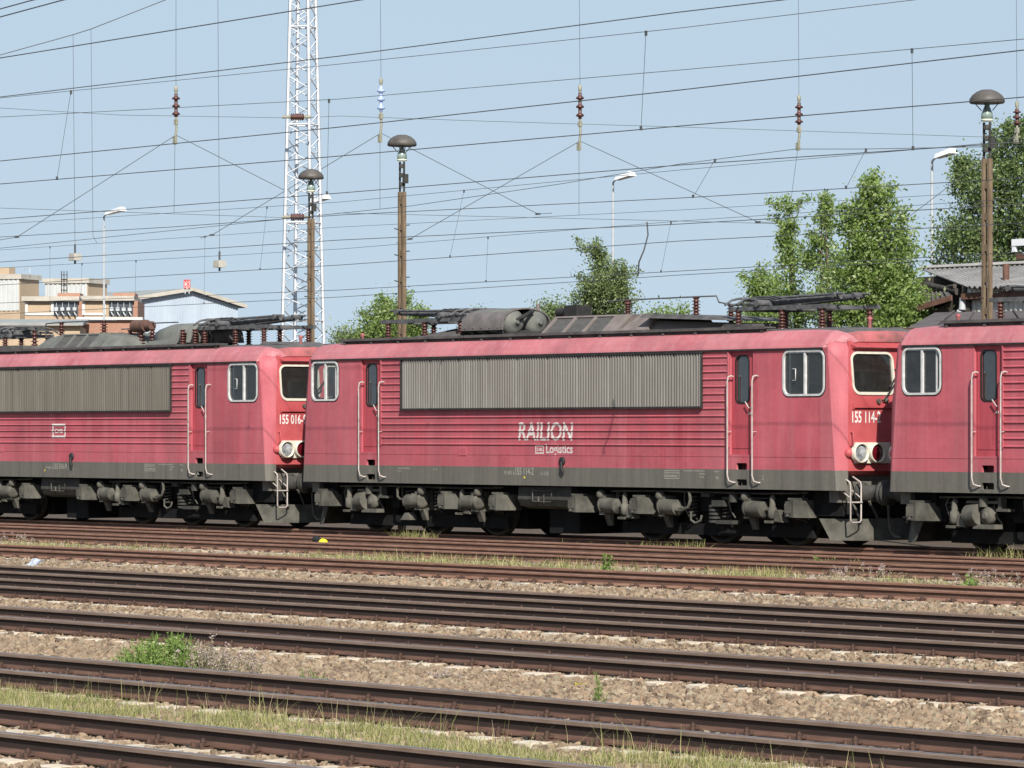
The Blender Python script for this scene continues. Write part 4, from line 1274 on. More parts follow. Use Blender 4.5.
CUBE = np.array([(-1, -1, -1), (1, -1, -1), (1, 1, -1), (-1, 1, -1), (-1, -1, 1), (1, -1, 1), (1, 1, 1), (-1, 1, 1)], float)
CF = np.array([(0, 3, 2, 1), (4, 5, 6, 7), (0, 1, 5, 4), (1, 2, 6, 5), (2, 3, 7, 6), (3, 0, 4, 7)])
STONE = np.concatenate([CUBE * 0.66, np.array([(0, 0, -1), (0, 0, 1), (0, -1, 0), (1, 0, 0), (0, 1, 0), (-1, 0, 0)], float) * 0.98])
SF = np.array([(f[k], f[(k + 1) % 4], 8 + i) for i, f in enumerate(CF) for k in range(4)])
def xrange_at(d):
    return -1.70 * d - 3.0, -0.94 * d + 3.5

def stones(name, d0, d1, per_m2, s0, s1, z0, z1, mat, accept=None, fine=False):
    ds = []
    area = 0
    n = int(per_m2 * (d1 - d0) * ((xrange_at((d0 + d1) / 2)[1] - xrange_at((d0 + d1) / 2)[0])))
    y = rng.uniform(d0, d1, n)
    x = rng.uniform(0, 1, n)
    x = (-1.70 * y - 3.0) + x * (0.76 * y + 6.5)
    if accept is not None:
        k = accept(x, y); x = x[k]; y = y[k]
    n = len(x)
    z = rng.uniform(z0, z1, n) - np.where(in_track(y), 0.003, 0.0)
    size = rng.uniform(s0, s1, n) * 0.5
    B, FF = (STONE, SF) if fine else (CUBE, CF)
    nv = len(B)
    V = B[None] * rng.uniform(0.64 if fine else 0.5, 1.08, (n, nv, 1)) * np.stack([rng.uniform(0.75, 1.3, n), rng.uniform(0.75, 1.25, n), rng.uniform(0.55, 0.9, n)], 1)[:, None, :]
    # random rotation
    q = rng.normal(size=(n, 4)); q /= np.linalg.norm(q, axis=1)[:, None]
    a, b, c, d = q.T
    Rm = np.stack([np.stack([1 - 2 * (c * c + d * d), 2 * (b * c - a * d), 2 * (b * d + a * c)], 1),
                   np.stack([2 * (b * c + a * d), 1 - 2 * (b * b + d * d), 2 * (c * d - a * b)], 1),
                   np.stack([2 * (b * d - a * c), 2 * (c * d + a * b), 1 - 2 * (b * b + c * c)], 1)], 1)
    V = np.einsum('nij,nkj->nki', Rm, V) * size[:, None, None]
    V += np.stack([x, y, z], 1)[:, None, :]
    F = (FF[None] + (np.arange(n) * nv)[:, None, None]).reshape(-1, FF.shape[1])
    o = np_mesh(name, V.reshape(-1, 3), F, mat)
    return tag(o, kind='stuff')

# ---------------------------------------------------------------- tracks: Y of the near and far rail head centre
TRACKS = [(15.42, 16.95), (19.48, 20.95), (25.05, 26.52), (30.0, 31.50), (33.15, 34.62), (39.48, 40.95), (45.25, 46.75), (48.98, 50.46), (52.72, 54.20)]

def rail_head_mat(name='brown_rail_steel', webk=0.86, red=1.0):
    m, n, p, L = new_mat(name)
    geo = n.nodes.new('ShaderNodeNewGeometry')
    sep = n.nodes.new('ShaderNodeSeparateXYZ'); L.new(geo.outputs['Position'], sep.inputs[0])
    v = coords(n, L, (0.6, 3, 3))
    nz = noise(n, L, v, 6.0, 5, 0.65)
    r = ramp(n, [(0.3, (0.080, 0.042, 0.030)), (0.7, (0.145, 0.080, 0.057))]); L.new(nz, r.inputs[0])
    rh = ramp(n, [(0.3, (0.15, 0.105, 0.080)), (0.7, (0.225, 0.165, 0.13))]); L.new(nz, rh.inputs[0])
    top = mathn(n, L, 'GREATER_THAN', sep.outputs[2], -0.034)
    # shade under the head painted into the web colour, above the dusty foot
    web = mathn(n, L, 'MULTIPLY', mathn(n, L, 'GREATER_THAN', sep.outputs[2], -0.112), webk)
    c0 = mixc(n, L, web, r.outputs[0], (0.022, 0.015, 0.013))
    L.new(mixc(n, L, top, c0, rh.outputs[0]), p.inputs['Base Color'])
    p.inputs['Roughness'].default_value = 0.65
    p.inputs['Specular IOR Level'].default_value = 0.3
    bump(n, L, p, nz, 0.25, 0.01)
    return m
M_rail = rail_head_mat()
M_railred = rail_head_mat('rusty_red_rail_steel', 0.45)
for nd in M_railred.node_tree.nodes:
    if nd.type == 'VALTORGB':
        for e_, c_ in zip(nd.color_ramp.elements, ((0.17, 0.085, 0.058), (0.29, 0.165, 0.118))):
            e_.color = (*c_, 1)
def polish_mat(name, a, b, rough):
    m, n, p, L = new_mat(name)
    nz = noise(n, L, coords(n, L, (0.5, 8, 1)), 4.0, 4, 0.6)
    r = ramp(n, [(0.35, a), (0.7, b)]); L.new(nz, r.inputs[0]); L.new(r.outputs[0], p.inputs['Base Color'])
    p.inputs['Metallic'].default_value = 0.7
    p.inputs['Roughness'].default_value = rough
    return m
M_polish = polish_mat('worn_running_surface', (0.20, 0.19, 0.19), (0.36, 0.35, 0.36), 0.42)
M_dulltop = polish_mat('dull_running_surface', (0.19, 0.135, 0.11), (0.27, 0.205, 0.175), 0.65)
M_rusttop = polish_mat('rusty_running_surface', (0.20, 0.115, 0.08), (0.30, 0.18, 0.135), 0.75)
M_rusttop.node_tree.nodes['Principled BSDF'].inputs['Metallic'].default_value = 0.0
M_dulltop.node_tree.nodes['Principled BSDF'].inputs['Metallic'].default_value = 0.25
M_sleeper = rough_mat('dusty_concrete_sleeper', (0.42, 0.345, 0.255), (0.62, 0.54, 0.43), 5.0, 0.9, bumpy=0.3)
M_clip = rough_mat('rusty_clip', (0.045, 0.026, 0.020), (0.11, 0.062, 0.045), 20.0, 0.8)
M_clipw = rough_mat('pale_galvanised_clip', (0.45, 0.43, 0.42), (0.62, 0.60, 0.58), 20.0, 0.6)

RP = [(-0.070, -0.150), (0.070, -0.150), (0.070, -0.138), (0.018, -0.118), (0.010, -0.105), (0.009, -0.052), (0.034, -0.036), (0.0345, -0.008), (0.026, -0.0005), (-0.026, -0.0005), (-0.0345, -0.008), (-0.034, -0.036), (-0.009, -0.052), (-0.010, -0.105), (-0.018, -0.118), (-0.070, -0.138)]
def rail_mesh(x0, x1):
    b = MB(); n = len(RP)
    N = 1
    vs = [(x0, y, z) for y, z in RP] + [(x1, y, z) for y, z in RP]
    b.add(vs, [(i, (i + 1) % n, n + (i + 1) % n, n + i) for i in range(n)] + [tuple(reversed(range(n))), tuple(range(n, 2 * n))])
    return b

def sleeper_mesh():
    b = MB()
    # concrete sleeper, trapezoid section, lower waist in the middle
    st = [(-1.12, 0.13, -0.008), (-1.05, 0.14, 0.004), (-0.45, 0.14, 0.0), (-0.30, 0.12, -0.035), (0.30, 0.12, -0.035), (0.45, 0.14, 0.0), (1.05, 0.14, 0.004), (1.12, 0.13, -0.008)]
    vs = []
    for y, w, dz in st:
        vs += [(-w, y, -0.36), (w, y, -0.36), (w * 0.82, y, -0.165 + dz * 0.6), (-w * 0.82, y, -0.165 + dz * 0.6)]
    fs = []
    for i in range(len(st) - 1):
        for k in range(4):
            fs.append((i * 4 + k, i * 4 + (k + 1) % 4, i * 4 + 4 + (k + 1) % 4, i * 4 + 4 + k))
    m = len(st) * 4
    fs += [(3, 2, 1, 0), (m - 4, m - 3, m - 2, m - 1)]
    b.add(vs, fs)
    return b
def clip_mesh():
    b = MB()
    b.box(-0.085, 0.085, -0.17, 0.17, -0.164, -0.1505)
    for s in (-1, 1):
        b.hexa([(-0.045, s * 0.045, -0.136), (0.045, s * 0.045, -0.136), (0.045, s * 0.145, -0.150), (-0.045, s * 0.145, -0.150)],
               [(-0.06, s * 0.05, -0.122), (0.03, s * 0.05, -0.116), (0.05, s * 0.14, -0.128), (-0.045, s * 0.14, -0.124)])
        b.cyl((0, s * 0.098, -0.15), (0, s * 0.098, -0.088), 0.011, 8)
        b.cyl((0, s * 0.098, -0.122), (0, s * 0.098, -0.100), 0.024, 6)
        b.cyl((0.055, s * 0.15, -0.152), (0.055, s * 0.15, -0.118), 0.018, 6)
        b.cyl((-0.055, s * 0.15, -0.152), (-0.055, s * 0.15, -0.118), 0.018, 6)
    return b

TLAB = ['railway track nearest to the camera, in front of the long grass strip', 'railway track with blue-grey shiny rail heads behind the long grass strip',
        'railway track just behind the green weed clump', 'railway track with pale sleeper ends, nearer of the two close together',
        'railway track bordering the pale gravel strip, farther of the two close together', 'brown railway track behind the pale gravel strip with weeds behind it',
        'rusty railway track with white clips along its far rail', 'rusty railway track directly in front of the locomotives', 'railway track under the wheels of the red locomotives']
sl_me = sleeper_mesh().build('sleeper', M_sleeper); cl_me = clip_mesh().build('rail_clip', M_clip)
SLM, CLM = sl_me.data, cl_me.data
bpy.data.objects.remove(sl_me); bpy.data.objects.remove(cl_me)
CLW = CLM.copy(); CLW.materials[0] = M_clipw
SP = 0.63
OFFS = [0.13, 0.41, 0.27, 0.52, 0.05, 0.33, 0.18, 0.47, 0.60]
for ti, (yn, yf) in enumerate(TRACKS):
    yc = (yn + yf) / 2; hg = (yf - yn) / 2
    tr = thing('railway_track', TLAB[ti], 'railway track', (0, yc, 0))
    tag(tr, group='parallel railway tracks')
    x0 = -1.70 * yc - 34; x1 = -0.94 * yc + 30
    for y in (-hg, hg):
        r = rail_mesh(x0, x1); r.M = None
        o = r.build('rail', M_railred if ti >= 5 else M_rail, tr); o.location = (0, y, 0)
        p = MB(); wd = 0.023
        p.add([(x0, -wd, 0), (x1, -wd, 0), (x1, wd, 0), (x0, wd, 0)], [(0, 1, 2, 3)])
        q = p.build('running_surface', M_polish if ti < 3 else (M_dulltop if ti < 5 else M_rusttop), o); q.location = (0, 0, 0.0012)
    va, vb = -1.67 * yc - 2.0, -0.965 * yc + 2.0
    off = OFFS[ti]
    k0 = int(math.floor((va - off) / SP)); k1 = int(math.ceil((vb - off) / SP))
    rest = MB()
    for k in range(k0, k1 + 1):
        x = off + k * SP + random.uniform(-0.015, 0.015)
        s = put('sleeper', SLM, tr); s.location = (x, 0, random.uniform(-0.001, 0.007)); s.rotation_euler = (0, 0, random.uniform(-0.012, 0.012))
        for y in (-hg, hg):
            white = (ti == 6 and y > 0)
            c = put('rail_clip', CLW if white and random.random() < 0.85 else CLM, s); c.location = (random.uniform(-0.01, 0.01), y, 0)
    base_v = [v.co.copy() for v in SLM.vertices]; base_f = [tuple(p.vertices) for p in SLM.polygons]
    for k in list(range(int((x0 - off) / SP) + 1, k0)) + list(range(k1 + 1, int((x1 - off) / SP))):
        x = off + k * SP
        rest.add([(v.x + x, v.y, v.z) for v in base_v], base_f)
    ro = rest.build('sleeper', M_sleeper, tr); ro['kind'] = 'stuff'

def clear_of_rails(x, y):
    return clear_rails(x, y) & clear_sleepers(x, y)
def clear_sleepers(x, y):
    k = np.ones(len(x), bool)
    for (a, b), of in zip(TRACKS, OFFS):
        yc = (a + b) / 2
        m_ = (x - of + SP / 2) % SP - SP / 2
        k &= ~((np.abs(y - yc) < 1.15) & (np.abs(m_) < 0.125) & (rng.uniform(0, 1, len(x)) < 0.94))
    return k
def clear_rails(x, y):
    k = np.ones(len(x), bool)
    for a, b in TRACKS:
        for c in (a, b):
            k &= np.abs(y - c) > 0.082
    return k
def in_track(y):
    k = np.zeros(len(y), bool)
    for a, b in TRACKS:
        k |= (y > a - 0.62) & (y < b + 0.62)
    return k
tag(stones('ballast', 13.5, 24.0, 430, 0.03, 0.095, -0.235, -0.172, M_stone, clear_of_rails, True))
tag(stones('ballast', 24.0, 36.0, 220, 0.035, 0.095, -0.23, -0.173, M_stone, clear_of_rails, True))
tag(stones('ballast', 36.0, 57.0, 90, 0.05, 0.11, -0.215, -0.180, M_stone, clear_of_rails))
# stones packed against the rail feet between the sleepers
def beside_rail(x, y):
    k = np.zeros(len(x), bool)
    for a, b in TRACKS:
        for c in (a, b):
            k |= (np.abs(y - c) > 0.075) & (np.abs(y - c) < 0.30)
    return k & clear_sleepers(x, y)
tag(stones('ballast', 14.5, 36.0, 420, 0.035, 0.075, -0.195, -0.172, M_stone, beside_rail, True))
# larger heaped stones in the wide gap between the second and third track
tag(stones('ballast', 21.5, 24.4, 90, 0.06, 0.12, -0.20, -0.18, M_stone, None, True))
# pale fine gravel beside the fifth track
tag(stones('gravel', 35.3, 36.9, 420, 0.03, 0.07, -0.205, -0.175, M_gravel, lambda x, y: rng.uniform(0, 1, len(y)) < np.exp(-((y - 35.8) / 0.55) ** 2)))
tag(stones('gravel', 38.3, 39.2, 120, 0.03, 0.07, -0.205, -0.175, M_gravel))
tag(stones('gravel', 41.3, 44.9, 70, 0.04, 0.09, -0.205, -0.175, M_gravel))
tag(stones('gravel', 20.2, 21.9, 120, 0.02, 0.045, -0.195, -0.175, M_gravel, lambda x, y: (x > -30) & (y > 21.1)))

# ---------------------------------------------------------------- vegetation on the ground
def leaf_mat(name, stops, trans=0.25, rough=0.6):
    m = bpy.data.materials.new(name); m.use_nodes = True
    n = m.node_tree; L = n.links; p = n.nodes['Principled BSDF']
    geo = n.nodes.new('ShaderNodeNewGeometry')
    r = ramp(n, stops); L.new(geo.outputs['Random Per Island'], r.inputs[0])
    L.new(r.outputs[0], p.inputs['Base Color'])
    p.inputs['Roughness'].default_value = rough
    p.inputs['Specular IOR Level'].default_value = 0.25
    t = n.nodes.new('ShaderNodeBsdfTranslucent'); L.new(r.outputs[0], t.inputs[0])
    mx = n.nodes.new('ShaderNodeMixShader'); mx.inputs[0].default_value = trans
    L.new(p.outputs[0], mx.inputs[1]); L.new(t.outputs[0], mx.inputs[2])
    L.new(mx.outputs[0], n.nodes['Material Output'].inputs[0])
    return m
M_grass = leaf_mat('dry_meadow_grass', [(0.0, (0.17, 0.20, 0.06)), (0.3, (0.28, 0.30, 0.10)), (0.6, (0.40, 0.38, 0.15)), (0.85, (0.50, 0.43, 0.22)), (1.0, (0.54, 0.44, 0.30))], 0.35)
M_weed = leaf_mat('fresh_green_weed', [(0.0, (0.10, 0.17, 0.035)), (0.5, (0.19, 0.29, 0.065)), (0.9, (0.28, 0.38, 0.11)), (1.0, (0.36, 0.40, 0.18))], 0.35)
M_weeddry = leaf_mat('faded_greyish_weed', [(0.0, (0.20, 0.19, 0.10)), (0.4, (0.30, 0.27, 0.16)), (0.7, (0.38, 0.31, 0.25)), (1.0, (0.46, 0.37, 0.34))], 0.25)
M_flower = leaf_mat('pale_pink_flower', [(0.0, (0.36, 0.27, 0.26)), (1.0, (0.56, 0.46, 0.45))], 0.25)

def blades(x, y, z, h, w, lean, mat, name, parent=None):
    """thin bent triangles: each blade one strip of 2 quads + tip"""
    n = len(x)
    a = rng.uniform(0, 2 * np.pi, n)
    dirx, diry = np.cos(a), np.sin(a)
    ln = rng.uniform(0.15, 1.0, n) * lean
    px, py = -diry, dirx
    V = np.zeros((n, 6, 3))
    for i, t in enumerate((0.0, 0.5, 1.0)):
        cx = x + dirx * ln * h * t ** 2; cy = y + diry * ln * h * t ** 2; cz = z + h * t * (1 - 0.35 * ln * t)
        ww = w * (1.0, 0.8, 0.15)[i]
        V[:, 2 * i] = np.stack([cx - px * ww, cy - py * ww, cz], 1)
        V[:, 2 * i + 1] = np.stack([cx + px * ww, cy + py * ww, cz], 1)
    base = np.arange(n)[:, None] * 6
    F = np.concatenate([base + np.array([0, 1, 3, 2]), base + np.array([2, 3, 5, 4])])
    return np_mesh(name, V.reshape(-1, 3), F, mat, parent)

def vnoise(x, y, s, seed):
    """smooth value noise 0..1"""
    r = np.random.default_rng(seed); G = r.uniform(0, 1, (64, 64))
    u = x / s; v = y / s
    i = np.floor(u).astype(int); j = np.floor(v).astype(int)
    fu = u - i; fv = v - j
    fu = fu * fu * (3 - 2 * fu); fv = fv * fv * (3 - 2 * fv)
    g = lambda a, b: G[a % 64, b % 64]
    return (g(i, j) * (1 - fu) + g(i + 1, j) * fu) * (1 - fv) + (g(i, j + 1) * (1 - fu) + g(i + 1, j + 1) * fu) * fv

def grass_field(d0, d1, n, hmin, hmax, w, cover, seed, xa=None, xb=None, lean=0.9):
    y = rng.uniform(d0, d1, n)
    f = rng.uniform(0, 1, n)
    lo = -1.70 * y - 3.0 if xa is None else np.full(n, xa); hi = -0.94 * y + 3.5 if xb is None else np.full(n, xb)
    x = lo + f * (hi - lo)
    q = vnoise(x, y, 0.7, seed) * 0.6 + vnoise(x, y, 0.22, seed + 1) * 0.4
    e = np.clip((y - d0) / 0.35, 0, 1) * np.clip((d1 - y) / 0.35, 0, 1)
    k = q * (0.35 + 0.65 * e) > (1 - cover) * rng.uniform(0.6, 1.2, n)
    x = x[k]; y = y[k]; q = q[k]
    n = len(x)
    h = rng.uniform(hmin, hmax, n) * (0.5 + q)
    return x, y, np.full(n, -0.205), h, np.full(n, w) * rng.uniform(0.7, 1.3, n)

x, y, z, h, ww = grass_field(17.15, 19.2, 120000, 0.03, 0.15, 0.0030, 0.60, 3)
# thins out to the right where ballast shows through
k = rng.uniform(0, 1, len(x)) < np.clip((-17.6 - x + (y - 18) * -1.2) / 3.5, 0.05, 1)
a = blades(x[k], y[k], z[k], h[k], ww[k], 0.9, M_grass, 'long_grass')
tag(a, 'strip of long yellowish grass between the two nearest tracks', 'grass', kind='stuff')
x, y, z, h, ww = grass_field(17.2, 19.25, 1300, 0.16, 0.38, 0.0024, 0.62, 9)
k = rng.uniform(0, 1, len(x)) < np.clip((-17.0 - x) / 5.0, 0.12, 1)
a = blades(x[k], y[k], z[k], h[k], ww[k], 0.8, M_grass, 'grass_stalks')
tag(a, 'tall pale grass stalks rising from the grass strip', 'grass', kind='stuff')
# sparse grass between the farther tracks
spots = [(41.4, 44.7, 7000, 0.08, 0.26, 0.006, 0.42, 21, 335, 600), (41.5, 44.6, 3500, 0.10, 0.24, 0.006, 0.40, 22, 690, 770), (41.6, 44.6, 2200, 0.10, 0.2, 0.006, 0.36, 23, 840, 960), (41.5, 44.6, 2500, 0.10, 0.22, 0.006, 0.42, 24, 0, 130), (41.5, 44.6, 2500, 0.10, 0.2, 0.006, 0.33, 27, 280, 345),
         (51.2, 52.2, 500, 0.14, 0.30, 0.008, 0.55, 25, 560, 700), (51.2, 52.2, 420, 0.14, 0.34, 0.008, 0.6, 26, 405, 425), (51.2, 52.2, 360, 0.14, 0.42, 0.008, 0.6, 28, 965, 1015), (51.3, 52.2, 260, 0.1, 0.25, 0.008, 0.6, 29, 186, 200), (47.3, 48.5, 700, 0.12, 0.3, 0.007, 0.45, 30, 800, 850)]
for (d0, d1, n_, h0, h1, w_, cov, sd, pa, pb) in spots:
    dm = (d0 + d1) / 2
    x, y, z, h, ww = grass_field(d0, d1, n_, h0, h1, w_, cov, sd, at(pa, 500, dm).x, at(pb, 500, dm).x)
    a = blades(x, y, z, h, ww, 0.9, M_grass, 'grass_tuft')
    tag(a, 'thin grass growing in the ballast between rusty tracks', 'grass', kind='stuff')

def weed(px, py, Y, wid, hgt, n, mat, label, cat='weed', flowers=0, name='weed', leafw=0.016):
    """bushy weed: many thin stems carrying small leaves"""
    c = at(px, py, Y)
    root = thing(name, label, cat, (c.x, Y, -0.2))
    m = MB()
    tips = []
    for i in range(n):
        a = rng.uniform(0, 2 * math.pi); r = wid * math.sqrt(rng.uniform(0, 1))
        bx, by = r * math.cos(a), r * 0.75 * math.sin(a)
        hh = hgt * rng.uniform(0.5, 1.0) * (1 - 0.55 * (r / wid) ** 2)
        tx, ty = bx * 1.12 + rng.normal(0, 0.04), by * 1.12 + rng.normal(0, 0.04)
        m.tube([(bx, by, 0), ((bx + tx) / 2, (by + ty) / 2, hh * 0.5), (tx, ty, hh)], 0.0025, 3)
        tips.append((bx, by, tx, ty, hh))
    m.build('stem', mat, root)
    L_ = []
    for (bx, by, tx, ty, hh) in tips:
        kk = max(5, int(hh / 0.02))
        for j in range(kk):
            t = rng.uniform(0.08, 1.0)
            L_.append((bx + (tx - bx) * t + rng.normal(0, 0.014), by + (ty - by) * t + rng.normal(0, 0.014), hh * t))
    P = np.array(L_); n2 = len(P); P[:, 2] *= 0.97
    leaf_quads('foliage', P, leafw, mat, root)
    if flowers:
        idx = rng.integers(0, len(tips), flowers)
        Q = np.array([(tips[i][2], tips[i][3], tips[i][4]) for i in idx])
        Q = np.repeat(Q, 9, 0) + rng.normal(0, 0.018, (flowers * 9, 3))
        leaf_quads('flower_head', Q, 0.010, M_flower, root)['kind'] = 'stuff'
    return root

def leaf_quads(name, P, size, mat, parent=None, up=0.35):
    n = len(P)
    nrm = rng.normal(size=(n, 3)); nrm[:, 2] += up; nrm /= np.linalg.norm(nrm, axis=1)[:, None]
    t = rng.normal(size=(n, 3)); t -= nrm * (t * nrm).sum(1)[:, None]; t /= np.linalg.norm(t, axis=1)[:, None]
    b = np.cross(nrm, t)
    s = (size * rng.uniform(0.6, 1.35, n))[:, None] if np.isscalar(size) else (size * rng.uniform(0.6, 1.35, n))[:, None]
    V = np.stack([P - t * s, P - b * s * 0.55 + nrm * s * 0.12, P + t * s, P + b * s * 0.55 + nrm * s * 0.12], 1)
    F = np.arange(n * 4).reshape(n, 4)
    return np_mesh(name, V.reshape(-1, 3), F, mat, parent)

weed(166, 664, 22.1, 0.52, 0.46, 330, M_weed, 'bright green weed clump between the second and third track', 'weed', 0, 'weed_clump', 0.017)
weed(200, 665, 22.2, 0.34, 0.42, 110, M_weeddry, 'faded greyish pink weed beside the bright green clump', 'weed', 40, 'flowering_weed', 0.014)
weed(231, 664, 22.5, 0.38, 0.34, 90, M_weeddry, 'sparse pinkish dry weed at the right end of the clump', 'weed', 40, 'flowering_weed', 0.012)
weed(313, 673, 22.0, 0.14, 0.22, 34, M_weed, 'small green weed tuft right of the bright green clump', 'weed', 0, 'weed_tuft', 0.012)
weed(600, 695, 22.6, 0.05, 0.36, 12, M_weed, 'single upright green weed on the ballast at the picture centre', 'weed', 0, 'weed_stalk', 0.014)
weed(448, 664, 23.6, 0.14, 0.12, 14, M_weeddry, 'tiny pink flowering weed on the ballast beside pale sleeper ends', 'weed', 16, 'flowering_weed', 0.01)
weed(606, 571, 43.0, 0.10, 0.55, 12, M_weed, 'tall green weed behind the pale gravel, middle of picture', 'weed', 0, 'weed_stalk', 0.03)
weed(970, 577, 43.0, 0.16, 0.30, 18, M_weed, 'bright green weed sprig in front of white clips at right', 'weed', 0, 'weed_tuft', 0.03)
weed(818, 563, 47.6, 0.30, 0.34, 14, M_weed, 'low green weed between rusty rails under the locomotive coupling', 'weed', 0, 'weed_tuft', 0.03)
for px, py, lab in ((993, 570, 'patch of pale pink flowers between rusty rails near the right edge'), (860, 566, 'pale pink flowers in front of rusty rails below the hanging brake hose'), (8, 531, 'pale pink flowers at the left edge between rusty rails')):
    weed(px, py, 44.9, 0.75, 0.30, 40, M_weeddry, lab, 'flowers', 60, 'flowering_weed', 0.02)
# small yellow flowers by the third track
weed(579, 671, 23.9, 0.09, 0.10, 10, leaf_mat('yellow_flower', [(0, (0.5, 0.42, 0.01)), (1, (0.7, 0.62, 0.03))], 0.2), 'tiny yellow flowers beside a pale sleeper end', 'flowers', 0, 'yellow_flower', 0.016)

# small things lying between the rails
o = thing('signal_lantern', 'small black and yellow lantern lying between the rails', 'lantern', tuple(at(319, 543, 47.9)))
o.location.z = -0.17; o.scale = (0.9, 0.9, 0.9)
m = MB(); m.cyl((-0.16, 0, 0.20), (0.08, 0.02, 0.12), 0.085, 12); m.build('lantern_body', M_rubber, o)
m = MB(); m.lathe([(0, 0.10), (0.08, 0.11), (0.14, 0.08), (0.16, 0.02)], (0.08, 0.02, 0.12), (0.95, 0.1, -0.3), 12); m.build('lantern_cap', M_yellow, o)
m = MB(); m.box(-0.12, 0.10, -0.06, 0.06, 0, 0.05); m.build('lantern_foot', M_rubber, o)
m = MB()
Q = [(random.uniform(-0.35, 0.35), random.uniform(-0.12, 0.12), random.uniform(0.02, 0.10)) for _ in range(26)]
c = at(33, 562, 37.3)
for i in range(5):
    for j in range(4):
        pass
pts = [[(-0.36 + 0.18 * i + random.uniform(-0.03, 0.03), -0.30 + 0.2 * j, 0.03 + 0.06 * random.random()) for i in range(5)] for j in range(4)]
flat = [p for r_ in pts for p in r_]
m.add(flat, [(j * 5 + i, j * 5 + i + 1, j * 5 + i + 6, j * 5 + i + 5) for j in range(3) for i in range(4)])
m.add([(x_, y_, z_ - 0.025) for x_, y_, z_ in flat], [(j * 5 + i, j * 5 + i + 5, j * 5 + i + 6, j * 5 + i + 1) for j in range(3) for i in range(4)])
o = m.build('litter_sheet', rough_mat('bleached_plastic', (0.26, 0.30, 0.36), (0.44, 0.46, 0.49), 8.0, 0.5))
o.location = (c.x, c.y, -0.12); o.rotation_euler = (R(38), 0, R(10))
o.scale = (0.36, 0.5, 0.8); o.location.z = -0.17
tag(o, 'crumpled whitish litter sheet on the ballast at left', 'litter')
o = MB()
o.hexa([(-0.07, -0.04, 0), (0.08, -0.05, 0), (0.09, 0.05, 0), (-0.08, 0.04, 0)], [(-0.05, -0.02, 0.08), (0.06, -0.03, 0.10), (0.05, 0.03, 0.09), (-0.06, 0.02, 0.07)])
o = o.build('paper_scrap', M_white); c = at(337, 542, 47.8); o.location = (c.x, c.y, -0.19)
tag(o, 'white paper scrap beside the yellow lantern between rails', 'litter')
# ---------------------------------------------------------------- trees
M_bark = rough_mat('grey_brown_bark', (0.07, 0.055, 0.042), (0.15, 0.125, 0.10), 6.0, 0.9)
LEAF = {
 'mid': leaf_mat('mid_green_leaves', [(0.0, (0.05, 0.09, 0.015)), (0.45, (0.10, 0.17, 0.03)), (0.8, (0.16, 0.24, 0.05)), (1.0, (0.24, 0.31, 0.10))], 0.4, 0.45),
 'light': leaf_mat('light_green_leaves', [(0.0, (0.13, 0.20, 0.045)), (0.45, (0.24, 0.34, 0.09)), (0.8, (0.35, 0.45, 0.15)), (1.0, (0.50, 0.55, 0.32))], 0.52, 0.45),
 'dark': leaf_mat('dark_green_leaves', [(0.0, (0.08, 0.12, 0.04)), (0.5, (0.145, 0.21, 0.07)), (0.85, (0.22, 0.295, 0.11)), (1.0, (0.34, 0.39, 0.21))], 0.4, 0.5),
 'birch': leaf_mat('birch_leaves', [(0.0, (0.11, 0.15, 0.055)), (0.5, (0.19, 0.25, 0.095)), (0.85, (0.28, 0.35, 0.15)), (1.0, (0.42, 0.46, 0.27))], 0.45, 0.5),
}
